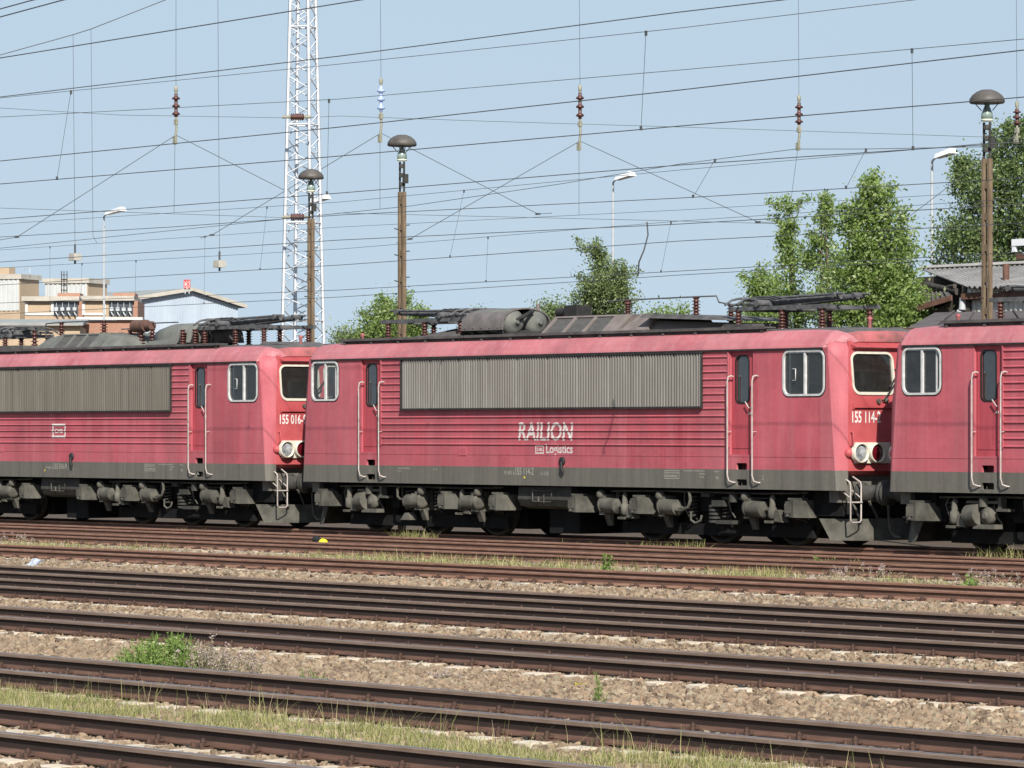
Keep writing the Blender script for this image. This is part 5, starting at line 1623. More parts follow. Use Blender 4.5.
def tree(px, Y, blobs, kind, label, leaves, leaf, cl=0.42, name='tree', trunkw=0.12, group='trees behind the locomotives', shell=0.55, stems=1, shoots=0, shoot_h=1.0):
    """blobs: (x, y, rx, ry) in sight-line measures on the plane Y -> ellipsoid clumps with real depth"""
    b0 = at(px, 431, Y)
    root = thing(name, label, 'tree', (b0.x, Y, -0.215), group)
    k = depth(px, Y) / FOC
    E = []
    for (x, y, rx, ry) in blobs:
        c = at(x, y, Y)
        E.append((c.x - b0.x, rng.uniform(-0.35, 0.35) * rx * k, c.z + 0.215 - 0.22, rx * k * 1.12, rx * k * 0.98, ry * k))
    vol = np.array([e[3] * e[4] * e[5] for e in E]); vol = vol ** 0.8; vol /= vol.sum()
    P = []
    cents = []
    leaves = int(leaves * 1.35)
    nc = max(8, int(leaves / 44))
    for e, f in zip(E, vol):
        m_ = max(3, int(nc * f))
        q = rng.normal(size=(m_, 3)); q /= np.linalg.norm(q, axis=1)[:, None]
        rad = rng.uniform(0, 1, m_) ** (1 / 3.0) if shell <= 0 else 1 - (1 - rng.uniform(0, 1, m_) ** 0.5) * (1 - 0.0)
        q = q * rad[:, None] * rng.uniform(0.75, 1.08, m_)[:, None]
        c = np.array(e[:3]) + q * np.array(e[3:])
        cents.append(c)
    # upright shoots that break the outline
    tall = sorted(E, key=lambda e: -(e[2] + e[5]))
    for q in range(shoots):
        e = tall[int(rng.integers(0, max(1, int(len(tall) * 0.8))))]
        a = rng.uniform(0, 6.28); rr = rng.uniform(0.2, 0.95)
        bx, by = e[0] + e[3] * rr * math.cos(a), e[1] + e[4] * rr * math.sin(a)
        zb = e[2] + e[5] * math.sqrt(max(0.0, 1 - rr * rr)) * 0.8
        hh = rng.uniform(0.3, 1.1) * shoot_h * 0.62
        kx = np.linspace(0, 1, 6)
        cents.append(np.stack([bx + rng.normal(0, 0.05) * kx * 4, by + rng.normal(0, 0.05) * kx * 4, zb + hh * kx], 1))
    nshoot = shoots * 6
    cents = np.concatenate(cents)
    cents = cents[cents[:, 2] > 0.5]
    per = max(8, leaves // max(1, len(cents)))
    sc = cl * rng.uniform(0.35, 1.05, len(cents))
    if nshoot: sc[-nshoot:] = cl * 0.36
    P = np.repeat(cents, per, 0) + rng.normal(size=(len(cents) * per, 3)) * np.repeat(sc, per)[:, None] * np.array([1.0, 1.0, 0.75])
    leaf_quads('crown', P, leaf * 0.62, LEAF[kind], root)
    t = MB()
    top = max(e[2] + e[5] * 0.55 for e in E)
    tops = sorted(E, key=lambda e: -e[2])[:stems]
    for si in range(stems):
        e = tops[si]
        ang = rng.uniform(0, 6.28)
        pts = [(0.25 * si * math.cos(ang), 0.25 * si * math.sin(ang), 0)]
        tz = e[2] + e[5] * 0.75
        for i in range(1, 6):
            f = i / 5
            pts.append((pts[0][0] * (1 - f) + e[0] * f ** 1.4 + rng.normal(0, 0.04), pts[0][1] * (1 - f) + e[1] * f ** 1.4 + rng.normal(0, 0.04), tz * f))
        t.tube(pts, [trunkw * (1 - 0.86 * i / 5) for i in range(6)], 8)
        nb = 26 // stems
        for j in range(nb):
            f = rng.uniform(0.28, 0.92); i0 = min(4, int(f * 5)); fr = f * 5 - i0
            a = Vector(pts[i0]).lerp(Vector(pts[i0 + 1]), fr)
            cc = cents[np.argsort(np.abs(cents[:, 2] - a.z - 0.7) + np.linalg.norm(cents[:, :2] - np.array(a[:2]), axis=1) * 0.25 + rng.uniform(0, 1.6, len(cents)))[0]]
            b = Vector(cc)
            mid = a.lerp(b, 0.5) + Vector((0, 0, -0.08))
            r0 = trunkw * (1 - 0.86 * f) * 0.45
            t.tube([a, mid, b], [max(0.02, r0), max(0.014, r0 * 0.6), 0.008], 5)
    t.build('trunk', M_bark, root)
    return root

tree(381, 84, [(381, 318, 15, 20), (370, 330, 15, 12), (397, 322, 14, 18), (410, 326, 13, 16), (388, 303, 8, 10), (418, 318, 6, 10), (404, 305, 5, 9)], 'light', 'bright green bush-like tree behind the left rusty lamp post', 9000, 0.085, 0.33, shoots=14, shoot_h=0.7)
tree(345, 92, [(344, 330, 6, 9), (350, 334, 8, 6), (338, 333, 4, 7)], 'birch', 'small pale green treetop just left of the bright green bush-like tree', 1500, 0.08, 0.3)
tree(601, 78, [(600, 300, 24, 20), (604, 280, 20, 17), (592, 290, 16, 14), (616, 293, 14, 16), (601, 264, 10, 11), (580, 306, 10, 12), (599, 254, 4, 7), (624, 280, 6, 10)], 'birch', 'loose birch tree behind the roof vent of the middle locomotive', 10000, 0.075, 0.30, shoots=22, shoot_h=0.8)
tree(556, 88, [(556, 308, 12, 12), (548, 304, 5, 8), (567, 310, 10, 10)], 'birch', 'low greyish green treetop just left of the loose birch tree', 2600, 0.075, 0.3)
tree(660, 84, [(648, 314, 8, 7), (668, 306, 5, 6), (683, 303, 7, 5), (656, 305, 4, 5), (672, 312, 12, 6)], 'light', 'sparse twigs of a young tree right of the loose birch', 900, 0.08, 0.25)
tree(478, 92, [(478, 312, 6, 10), (470, 318, 7, 6), (486, 320, 7, 6)], 'birch', 'narrow young treetop behind the round roof drum', 900, 0.07, 0.3)
tree(763, 84, [(762, 300, 17, 22), (758, 318, 20, 14), (764, 283, 11, 12), (775, 308, 12, 18)], 'light', 'round yellow green tree behind the right pantograph', 7500, 0.08, 0.33, shoots=12, shoot_h=0.7)
tree(806, 72, [(788, 240, 7, 10), (793, 262, 11, 17), (790, 285, 14, 16), (800, 305, 18, 14), (787, 222, 4, 6), (790, 205, 3, 7)], 'light', 'thin poplar tree with separate upright shoots left of the big tree', 3600, 0.08, 0.26, stems=2, shoots=12, shoot_h=0.7)
tree(826, 71, [(824, 225, 7, 12), (820, 248, 12, 16), (828, 270, 15, 18), (818, 292, 18, 16), (836, 300, 18, 18), (826, 207, 3, 7), (812, 262, 6, 9)], 'light', 'slender poplar tree standing between thin shoots and the big tree', 4600, 0.08, 0.26, stems=2, shoots=14, shoot_h=0.7)
tree(873, 69, [(872, 215, 14, 17), (878, 240, 22, 18), (862, 262, 26, 20), (890, 268, 24, 20), (872, 295, 36, 20), (903, 292, 20, 20), (850, 305, 20, 18), (893, 315, 30, 16), (872, 192, 6, 12), (888, 205, 7, 12), (856, 228, 7, 14), (902, 222, 6, 13), (913, 300, 12, 14), (905, 245, 10, 13)], 'light', 'big bright green poplar tree towering above the middle locomotive cab', 21000, 0.085, 0.33, trunkw=0.16, stems=3, shoots=34, shoot_h=0.9)
tree(985, 108, [(975, 195, 22, 22), (1000, 180, 28, 26), (985, 230, 36, 24), (1015, 220, 30, 30), (955, 232, 18, 24), (1030, 170, 24, 30), (1000, 150, 16, 16), (968, 178, 9, 14), (1018, 135, 18, 16), (948, 255, 18, 16), (1000, 262, 44, 18), (1050, 200, 34, 44)], 'dark', 'large dark green tree at the right edge behind the corrugated shed', 23000, 0.115, 0.5, trunkw=0.22, stems=2, shoots=26, shoot_h=1.3)

# ---------------------------------------------------------------- rusty lattice lamp posts with mushroom shades
M_postrust = rough_mat('rusty_brown_post', (0.115, 0.078, 0.05), (0.215, 0.16, 0.105), 3.0, 0.85, streak=(3, 3, 0.7))
M_shade = rough_mat('dull_brown_lamp_shade', (0.060, 0.052, 0.046), (0.105, 0.094, 0.084), 5.0, 0.55, spec=0.4)
M_lampglass = rough_mat('greenish_lamp_glass', (0.16, 0.22, 0.19), (0.27, 0.34, 0.30), 5.0, 0.25, spec=0.6)
M_lampring = rough_mat('pale_lamp_ring', (0.52, 0.55, 0.42), (0.64, 0.66, 0.52), 5.0, 0.4)
def lamp_post(px, py, Y, label):
    c = at(px, py, Y)
    root = thing('lamp_post', label, 'lamp post', (c.x, Y, -0.215), 'rusty lamp posts with mushroom shades')
    H = c.z + 0.215                      # height of the shade's rim
    m = MB()
    m.lathe([(-0.03, 0.33), (0.0, 0.355), (0.06, 0.345), (0.13, 0.30), (0.20, 0.21), (0.24, 0.11), (0.25, 0.0)], (0, 0, H), (0, 0, 1), 24)
    m.build('lamp_shade', M_shade, root)
    m = MB()
    m.lathe([(-0.36, 0.075), (-0.34, 0.115), (-0.24, 0.115), (-0.14, 0.075), (-0.07, 0.045), (0.0, 0.045)], (0, 0, H), (0, 0, 1), 16)
    m.build('lamp_glass', M_lampglass, root)
    m = MB(); m.lathe([(-0.385, 0.06), (-0.38, 0.12), (-0.34, 0.12), (-0.335, 0.06)], (0, 0, H), (0, 0, 1), 16); m.build('lamp_ring', M_lampring, root)
    m = MB()
    for a in range(4):
        ca, sa = math.cos(a * math.pi / 2 + 0.6), math.sin(a * math.pi / 2 + 0.6)
        m.tube([(0.26 * ca, 0.26 * sa, H + 0.0), (0.11 * ca, 0.11 * sa, H - 0.17)], 0.010, 5)
    for s in (-1, 1):
        m.tube([(s * 0.085, 0, H - 0.40), (s * 0.085, 0, H - 1.45)], 0.026, 6)
    for i in range(3):
        m.lathe([(0, 0.07), (0.08, 0.075), (0.1, 0.03)], (0, 0, H - 0.55 - 0.22 * i), (0, 0, 1), 12)
    m.box(0.10, 0.18, -0.06, 0.06, H - 0.92, H - 0.70)
    m.build('lamp_fitting', M_gear2, root)
    m = MB()
    HT = H - 1.12
    for x in (-0.082, 0.082):
        m.box(x - 0.03, x + 0.03, -0.045, 0.045, 0, HT)
    n = int(HT / 0.62)
    for i in range(n):
        z = 0.4 + i * 0.62
        m.box(-0.0515, 0.0515, -0.03, 0.03, z, z + 0.14)
    m.build('post', M_postrust, root)
    m = MB()
    for i in range(6):
        z = HT - 0.9 - 0.62 * i
        m.cyl((-0.0, -0.10, z), (0.0, -0.22, z + 0.02), 0.014, 6)
        m.cyl((0.17, 0.0, z + 0.1), (0.31, 0.0, z + 0.1), 0.012, 6)
    m.build('climbing_step', M_gear2, root)
    return root
lamp_post(402, 145, 57.5, 'rusty lamp post with mushroom shade rising above the middle locomotive')
lamp_post(311, 178, 64.0, 'rusty lamp post with mushroom shade in front of the white lattice mast')
lamp_post(987, 102, 56.8, 'rusty lamp post with mushroom shade in front of the corrugated shed')

# ---------------------------------------------------------------- thin grey street lights far behind
M_galv = rough_mat('galvanised_grey', (0.36, 0.38, 0.40), (0.47, 0.49, 0.51), 4.0, 0.5)
M_lum = rough_mat('white_luminaire', (0.72, 0.73, 0.74), (0.80, 0.81, 0.82), 4.0, 0.4)
def street_light(px, py, xl, Y, label):
    top = at(px, py, Y); k = depth(px, Y) / FOC
    root = thing('street_light', label, 'street light', (top.x, Y, -0.215), 'grey street lights with white heads')
    H = top.z + 0.215
    m = MB(); m.tube([(0, 0, 0), (0, 0, H * 0.4), (0, 0, H)], [0.085, 0.07, 0.05], 10)
    dx = (xl - px) * k / 0.62
    m.tube([(0, 0, H), (0.15 * dx, -0.1 * abs(dx), H + 0.12), (dx * 0.9, -0.3 * abs(dx), H + 0.30)], 0.045, 8)
    m.build('pole', M_galv, root)
    m = MB()
    x0, x1 = dx * 0.8, dx * 2.5
    yy = -0.3 * abs(dx)
    m.hexa([(x0, yy - 0.16, H + 0.18), (x1, yy - 0.25, H + 0.34), (x1, yy + 0.25, H + 0.34), (x0, yy + 0.16, H + 0.18)],
           [(x0, yy - 0.10, H + 0.36), (x1 - 0.1, yy - 0.16, H + 0.55), (x1 - 0.1, yy + 0.16, H + 0.55), (x0, yy + 0.10, H + 0.36)])
    m.build('lamp_head', M_lum, root)
street_light(104, 219, 115, 120, 'grey street light rising in front of the brick buildings')
street_light(312, 207, 320, 118, 'grey street light half hidden by the rusty post at the lattice mast')
street_light(613, 185, 622, 122, 'grey street light behind the loose birch tree')
street_light(932, 164, 941, 112, 'grey street light between the big poplar and the dark tree')

# ---------------------------------------------------------------- white lattice mast
M_mast = rough_mat('white_lattice_steel', (0.50, 0.52, 0.55), (0.64, 0.66, 0.69), 5.0, 0.5)
def lattice_mast():
    Y = 66.0
    b0 = at(303, 431, Y); k = depth(303, Y) / FOC
    root = thing('lattice_mast', 'tall white lattice steel mast behind the left locomotive', 'mast', (b0.x, Y, -0.215))
    zt = at(303, -70, Y).z + 0.215
    z1 = at(303, 330, Y).z + 0.215
    def wid(z):
        # half width on the sight plane: 20 px at y=330, 12.5 px at y=0
        y = 431 - (z - 0.215 - CAM_H) / k
        return k * (12.0 + (y - 0) * (19.5 - 12.0) / 330.0)
    ang = R(32)
    corners = [(-1, -1), (1, -1), (1, 1), (-1, 1)]
    def cp(i, z):
        h = wid(z) * 0.80
        x, y = corners[i][0] * h, corners[i][1] * h
        return Vector((x * math.cos(ang) - y * math.sin(ang), x * math.sin(ang) + y * math.cos(ang), z))
    for i in range(4):
        m = MB()
        m.tube([cp(i, 0), cp(i, zt / 2), cp(i, zt)], 0.052, 4)
        m.build('mast_leg', M_mast, root)
    n = 24
    for i in range(4):
        m = MB()
        j = (i + 1) % 4
        for s in range(n):
            z0 = zt * s / n; za = zt * (s + 0.5) / n; zb = zt * (s + 1) / n
            m.tube([cp(i, z0), cp(j, za)], 0.019, 4)
            m.tube([cp(j, za), cp(i, zb)], 0.019, 4)
        m.build('mast_bracing', M_mast, root)
    m = MB()
    for s in range(0, n, 4):
        z0 = zt * s / n + 0.02
        for i in range(4):
            m.tube([cp(i, z0), cp((i + 1) % 4, z0)], 0.03, 4)
    m.build('mast_ring', M_mast, root)
    return root, Y
mast, YM = lattice_mast()

# ---------------------------------------------------------------- overhead lines, one per track
def wire_pts(pts, Y, ext=(26, 22), dz=0.0):
    W = [at(x, y, Y) for x, y in pts]
    a, b = W[0], W[1]
    d = (a - b); d = d / max(1e-6, abs(d.x)); d.z *= 0.4
    c, e = W[-1], W[-2]
    f = (c - e); f = f / max(1e-6, abs(f.x)); f.z *= 0.4
    return [a + d * ext[0]] + W + [c + f * ext[1]]
def zat(W, X):
    for i in range(len(W) - 1):
        if W[i].x <= X <= W[i + 1].x:
            return W[i].z + (W[i + 1].z - W[i].z) * (X - W[i].x) / (W[i + 1].x - W[i].x)
    return W[0].z
def smooth_wire(W, n=6):
    out = []
    for i in range(len(W) - 1):
        for j in range(n):
            out.append(W[i].lerp(W[i + 1], j / n))
    return out + [W[-1]]
def overhead(Y, label, contact=None, messenger=None, droppers=(), rc=0.006, rm=0.0045):
    root = thing('overhead_line', label, 'overhead line', (at(512, 0, Y).x, Y, 5.5), 'overhead contact lines along the tracks')
    o = Vector(root.location)
    W = {}
    for nm, pts, r in (('contact_wire', contact, rc), ('messenger_wire', messenger, rm)):
        if pts:
            W[nm] = wire_pts(pts, Y)
            m = MB(); m.tube([p - o for p in W[nm]], r, 5); m.build(nm, M_wire, root)
    for (xt, xb) in droppers:
        a = at(xt, 0, Y).x; b = at(xb, 0, Y).x
        p, q = Vector((a, Y, zat(W['messenger_wire'], a))), Vector((b, Y, zat(W['contact_wire'], b)))
        m = MB(); m.tube([p - o, q - o], 0.0032, 4)
        m.box(p.x - o.x - 0.012, p.x - o.x + 0.012, -0.012, 0.012, p.z - o.z - 0.05, p.z - o.z + 0.01)
        m.box(q.x - o.x - 0.012, q.x - o.x + 0.012, -0.012, 0.012, q.z - o.z - 0.01, q.z - o.z + 0.04)
        m.build('dropper', M_wire, root)
    return root
overhead(16.2, 'short overhead wires crossing the upper left corner of the sky', [(0, 17), (63, 0)], [(0, 9), (33, 0)], rc=0.005, rm=0.005)
overhead(20.2, 'thick overhead wire running from the left edge to the top, highest long one', [(0, 58), (180, 29), (360, 0)], None, rc=0.0052)
overhead(25.8, 'overhead line with the steep upper wire above the third track', [(0, 161), (340, 127), (680, 90), (1024, 50)], [(0, 97), (340, 56), (680, 12), (782, 0)], (), rc=0.0055, rm=0.0055)
overhead(30.75, 'overhead line with long droppers at left and right of centre', [(0, 184), (340, 156), (680, 126), (1024, 97)], [(0, 98), (340, 64), (680, 28), (913, 0)], ((71, 57), (646, 641)), rc=0.0062, rm=0.004)
overhead(33.9, 'overhead line whose long dropper hangs beside the right lamp post', [(0, 219), (340, 193), (680, 165), (1024, 142)], [(0, 117), (340, 99), (680, 70), (1024, 39)], ((329, 327), (912, 913)), rc=0.006, rm=0.0045)
overhead(40.2, 'low overhead line climbing to the fourth hanging insulator from left', [(0, 237), (171, 227), (340, 215), (680, 198), (1024, 178)], [(410, 206), (560, 184), (680, 164), (796, 149), (865, 149), (1024, 146)], ((715, 693), (866, 846)), rc=0.006, rm=0.005)
overhead(46.0, 'single low overhead wire above the track with white clips', [(0, 262), (340, 240), (680, 224), (1024, 204)], None, rc=0.007)
overhead(49.6, 'overhead line above the rusty track directly before the locomotives', [(0, 285), (340, 265), (680, 241), (1024, 223)], [(0, 224), (340, 202), (680, 170), (1024, 140)], ((464, 450), (267, 260)), rc=0.007, rm=0.005)
overhead(53.45, 'overhead line directly above the red locomotives', [(0, 303), (240, 294), (340, 290), (680, 271), (1024, 252)], [(0, 268), (340, 249), (680, 221), (1024, 198)], ((488, 486), (671, 661), (136, 135), (82, 81)), rc=0.007, rm=0.005)
overhead(58.0, 'lowest overhead line behind the red locomotives', [(0, 314), (340, 297), (680, 275), (1024, 255)], [(0, 250), (340, 227), (680, 210), (1024, 190)], ((50, 50), (205, 204)), rc=0.007, rm=0.005)
# dark jumper cable
m = MB(); m.tube([at(647, 222, 49.6), at(648, 235, 49.6), at(644, 250, 49.5), at(639, 262, 49.5), at(638, 276, 49.6)], 0.014, 6)
tag(m.build('jumper_cable', M_wire), 'short dark curved jumper cable hanging between low wires', 'cable')

# cross-span wires and hanging insulators (strung from the lattice mast across the yard)
ZS = depth(297, YM)
def cross_wire(pts, r, name, label):
    W = [atZ(x, y, ZS) for x, y in pts]
    root = thing(name, label, 'span wire', tuple(W[0]))
    o = Vector(root.location)
    m = MB(); m.tube([p - o for p in W], r * 0.7, 5); m.build('wire', M_wire, root)
    return root
cross_wire([(-160, 97), (0, 108), (120, 115), (297, 118), (340, 116), (480, 121), (680, 127), (985, 137), (1180, 143)], 0.010, 'span_wire', 'thin almost level span wire through the upper insulator on the lattice mast')
cross_wire([(-160, 204), (0, 208), (297, 218), (340, 213), (510, 217), (680, 221), (860, 226), (1180, 236)], 0.010, 'span_wire', 'thin almost level span wire through the lower insulator on the lattice mast')
cross_wire([(-160, -62), (512, -60), (1180, -62)], 0.014, 'span_wire', 'upper carrying span wire above the hanging insulators')

M_insd = M_ceram
def hanging(px, yt, yb, mat, label, grp, legs=(), below=None, discs=3):
    a = atZ(px, -60, ZS); k = ZS / FOC
    root = thing('insulator_string', label, 'insulator', tuple(a), grp)
    o = Vector(root.location)
    p = lambda x, y: atZ(x, y, ZS) - o
    m = MB(); m.tube([p(px + (-1 if px != 176 else 0), -60), p(px, yt)], 0.0065, 5); m.build('hanger_wire', M_wire, root)
    body = p(px, yt); end = p(px + (-1 if px > 170 else 0), yb)
    L_ = yb - yt
    m = MB()
    m.lathe([(0, 0.03), (0.05, 0.055), (0.16, 0.05), (0.20, 0.03), (0.22, 0.03)], body + Vector((0, 0, 0)), (0, 0, -1), 8)
    m.build('fitting', M_fit, root)
    z0 = body.z - 0.22
    m = MB(); prof = []
    hh = L_ * k * 0.42
    for i in range(discs):
        t = hh * i / discs
        prof += [(t, 0.05), (t + hh / discs * 0.35, 0.05), (t + hh / discs * 0.55, 0.115), (t + hh / discs * 0.7, 0.115), (t + hh / discs * 0.8, 0.05)]
    prof.append((hh, 0.05))
    m.lathe(prof, (body.x, body.y, z0), (0, 0, -1), 14); m.build('insulator', mat, root)
    z2 = z0 - hh
    m = MB()
    m.tube([(body.x, body.y, z2), (body.x + 0.02, body.y, (z2 + end.z) / 2), tuple(end)], 0.035, 6)
    m.box(body.x - 0.06, body.x + 0.06, body.y - 0.04, body.y + 0.04, z2 - 0.22, z2 - 0.08)
    m.box(end.x - 0.06, end.x + 0.06, end.y - 0.04, end.y + 0.04, end.z - 0.10, end.z + 0.12)
    m.build('fitting', M_fit, root)
    for lg in legs:
        m = MB(); m.tube([p(px, yb - 6)] + [p(x, y) for x, y in lg], 0.010, 5)
        if len(lg) > 1:
            q = p(*lg[0]); m.box(q.x - 0.10, q.x + 0.10, q.y - 0.02, q.y + 0.02, q.z - 0.025, q.z + 0.025)
        m.build('stay_wire', M_wire, root)
    if below:
        m = MB(); m.tube([end, p(px + below[0], below[1])], 0.006, 4); m.build('steady_wire', M_wire, root)
G_ = 'insulator strings hanging from the span wire'
hanging(176, 86, 141, M_ceram, 'brown insulator string hanging left of the white lattice mast', G_, [[(17, 237), (-30, 245)], [(286, 191)]], (-2, 213))
hanging(381, 78, 139, M_blue, 'blue and white insulator string hanging right of the lattice mast', G_, [[(212, 235), (200, 238)], [(538, 214), (552, 213)]], (-1, 209), 3)
hanging(580, 85, 147, M_ceram, 'brown insulator string hanging near the picture centre', G_, [[(410, 239), (396, 243)], [(758, 222), (775, 223)]], (-1, 215))
hanging(799, 95, 147, M_ceram, 'brown insulator string hanging above the thin poplar', G_, [[(796, 149)]], (-8, 200))
hanging(1017, 101, 140, M_ceram, 'brown insulator string hanging before the dark tree', G_, [[(906, 219), (890, 222)]], (-1, 155))
def strain(px, py, label):
    root = thing('strain_insulator', label, 'insulator', tuple(atZ(px, py, ZS - 1.6)), 'brown strain insulators on the lattice mast')
    d = Vector((cT, sT, 0))
    m = MB(); prof = []
    for i in range(6):
        t = -0.17 + 0.36 * i / 6 - 0.01
        prof += [(t, 0.06), (t + 0.02, 0.10), (t + 0.045, 0.10)]
    prof.append((0.20, 0.06)); m.lathe(prof, (0, 0, 0), d, 14); m.build('insulator', M_ceram, root)
    m = MB(); m.tube([d * -0.42, d * -0.17], 0.045, 7); m.tube([d * 0.2, d * 0.40], 0.045, 7); m.build('fitting', M_fit, root)
strain(297, 117, 'upper brown strain insulator lying across the lattice mast')
strain(297, 217, 'lower brown strain insulator lying across the lattice mast')

# steep wire with concrete tension weights
W_ = [atZ(x, y, ZS) for x, y in [(-130, 95), (0, 55), (72, 35), (91, 29), (165, 0), (260, -40)]]
root = thing('anchor_wire', 'steep thin wire at upper left carrying two long vertical wires', 'wire', tuple(W_[0]))
m = MB(); m.tube([p - W_[0] for p in W_], 0.012, 5); m.build('wire', M_wire, root)
m = MB(); m.tube([atZ(91, 29, ZS) - W_[0], atZ(93, 236, ZS) - W_[0], atZ(97, 243, ZS) - W_[0]], 0.006, 5); m.build('vertical_wire', M_wire, root)
M_conc = rough_mat('pale_concrete_weight', (0.33, 0.31, 0.27), (0.45, 0.43, 0.38), 7.0, 0.9)
def weight(px, py, ytop, label):
    c = atZ(px, py, ZS); k = ZS / FOC
    root = thing('tension_weight', label, 'weight', tuple(c), 'pale concrete tension weights hanging in the sky')
    m = MB(); m.hexa([(-0.15, -0.13, -0.10), (0.15, -0.13, -0.10), (0.15, 0.13, -0.10), (-0.15, 0.13, -0.10)], [(-0.14, -0.12, 0.10), (0.14, -0.12, 0.10), (0.14, 0.12, 0.10), (-0.14, 0.12, 0.10)])
    m.build('concrete_block', M_conc, root)
    m = MB(); m.tube([(0, 0, 0.10), (0, 0, 0.36)], 0.028, 6); m.tube([(0, 0, -0.1), (0, 0, -0.2)], 0.03, 6)
    m.tube([(0, 0, 0.36), atZ(px - 2, ytop, ZS) - c], 0.0065, 5)
    m.build('suspension_rod', M_wire, root)
weight(75, 257, 35, 'pale concrete weight hanging above the brick buildings')
weight(219.5, 264, -60, 'pale concrete weight hanging above the white gable roof')

# ---------------------------------------------------------------- buildings at the left
def brick_mat(name, c1, c2, mort, sc=3.0):
    m, n, p, L = new_mat(name)
    tc = n.nodes.new('ShaderNodeTexCoord')
    sep = n.nodes.new('ShaderNodeSeparateXYZ'); L.new(tc.outputs['Object'], sep.inputs[0])
    ad = mathn(n, L, 'ADD', sep.outputs[0], sep.outputs[1])
    cmb = n.nodes.new('ShaderNodeCombineXYZ'); L.new(ad, cmb.inputs[0]); L.new(sep.outputs[2], cmb.inputs[1])
    b = n.nodes.new('ShaderNodeTexBrick')
    L.new(cmb.outputs[0], b.inputs['Vector'])
    b.inputs['Scale'].default_value = sc
    b.inputs['Color1'].default_value = (*c1, 1); b.inputs['Color2'].default_value = (*c2, 1); b.inputs['Mortar'].default_value = (*mort, 1)
    b.inputs['Mortar Size'].default_value = 0.012
    nz = noise(n, L, tc.outputs['Object'], 0.8, 5, 0.65)
    L.new(mixc(n, L, 0.3, b.outputs[0], mixc(n, L, nz, tuple(c * 0.6 for c in c1), tuple(min(1, c * 1.3) for c in c2))), p.inputs['Base Color'])
    p.inputs['Roughness'].default_value = 0.9
    return m
M_brick = brick_mat('pale_orange_brick', (0.38, 0.275, 0.18), (0.44, 0.33, 0.225), (0.40, 0.35, 0.29))
M_brickr = brick_mat('reddish_brick', (0.30, 0.15, 0.10), (0.36, 0.19, 0.13), (0.36, 0.28, 0.23))
M_slab = rough_mat('weathered_concrete_slab', (0.38, 0.35, 0.30), (0.50, 0.46, 0.40), 1.2, 0.9)
def clad_mat(name, a, b, pitch):
    m, n, p, L = new_mat(name)
    nz = noise(n, L, coords(n, L, (1, 1, 0.4)), 0.7, 4, 0.6)
    r = ramp(n, [(0.3, a), (0.7, b)]); L.new(nz, r.inputs[0]); L.new(r.outputs[0], p.inputs['Base Color'])
    p.inputs['Roughness'].default_value = 0.55
    return m
M_clad = clad_mat('white_cladding', (0.44, 0.45, 0.44), (0.54, 0.55, 0.54), 1)
M_cladb = clad_mat('bluish_white_cladding', (0.36, 0.42, 0.49), (0.44, 0.50, 0.57), 1)
M_graroof = rough_mat('grey_sheet_roof', (0.22, 0.23, 0.22), (0.32, 0.33, 0.32), 1.0, 0.8)
M_darkwin = rough_mat('dark_window_glass', (0.035, 0.045, 0.055), (0.07, 0.08, 0.09), 2.0, 0.25, spec=0.5)

class Facade:
    """an upright wall plane through a place on the ground, turned by alpha; sight points fall on it"""
    def __init__(self, px, Y, alpha):
        p = at(px, 431, Y)
        self.o = Vector((p.x, Y, -0.215)); self.a = R(alpha)
        self.e = Vector((math.cos(self.a), math.sin(self.a), 0)); self.nrm = Vector((-math.sin(self.a), math.cos(self.a), 0))
    def loc(self, px, py, back=0.0):
        u = (px - 512) / FOC
        d = Vector((-sT + u * cT, cT + u * sT, 0))
        base = self.o + self.nrm * back
        k = base.dot(self.nrm) / d.dot(self.nrm)
        P = d * k
        return (P - base).dot(self.e), CAM_H + (431 - py) / FOC * k + 0.215
    def end_depth(self, px_corner, px_end):
        t, z = self.loc(px_corner, 400)
        c = self.o + self.e * t
        u = (px_end - 512) / FOC
        d = Vector((-sT + u * cT, cT + u * sT, 0))
        # c + n*s = k*d
        det = self.nrm.x * -d.y + d.x * self.nrm.y
        s_ = (c.x * d.y - d.x * c.y) / det
        return s_
def corr_wall(m, x0, x1, y, z0, z1, pitch=0.35, d=0.05):
    n = max(2, int((x1 - x0) / pitch)); prof = []
    for i in range(n):
        x = x0 + (x1 - x0) * i / n; p_ = (x1 - x0) / n
        prof += [(x, y), (x + 0.45 * p_, y), (x + 0.55 * p_, y - d), (x + 0.95 * p_, y - d)]
    prof.append((x1, y))
    vs = [(a, b, z0) for a, b in prof] + [(a, b, z1) for a, b in prof]; k = len(prof)
    m.add(vs, [(i, i + 1, k + i + 1, k + i) for i in range(k - 1)])
BG = 'brick industrial buildings at left'
def fthing(F, name, label, cat, grp=None):
    return thing(name, label, cat, tuple(F.o), grp, F.a)

def tower_block(x0, xc, x1, yt, label):
    F = Facade(xc, 150.0, 33)
    root = fthing(F, 'brick_building', label, 'building', BG)
    t0, z = F.loc(x0, yt); t1, zt = F.loc(xc, yt); dp = F.end_depth(xc, x1)
    m = MB(); m.box(t0, t1, 0, dp, 0, zt - 0.35); m.build('wall', M_brick, root)
    m = MB(); corr_wall(m, t0 + 0.02, t1 - 0.05, -0.03, zt - 2.6, zt - 0.36); m.build('cladding', M_clad, root)
    m = MB(); m.box(t0 - 0.15, t1 + 0.15, -0.15, dp + 0.15, zt - 0.349, zt); m.build('roof_slab', M_slab, root)
    return root, F, zt, dp
r1, F1, zt1, dp1 = tower_block(-40, 20, 39, 274, 'tallest brick building at the left edge with white cladding')
m = MB(); a, z = F1.loc(-8, 267.5, 0.8); c, z2 = F1.loc(9, 267.5, 0.8); m.box(a, c, 0.8, 1.8, zt1 + 0.001, z); m.build('chimney', M_brick, r1)
m = MB()
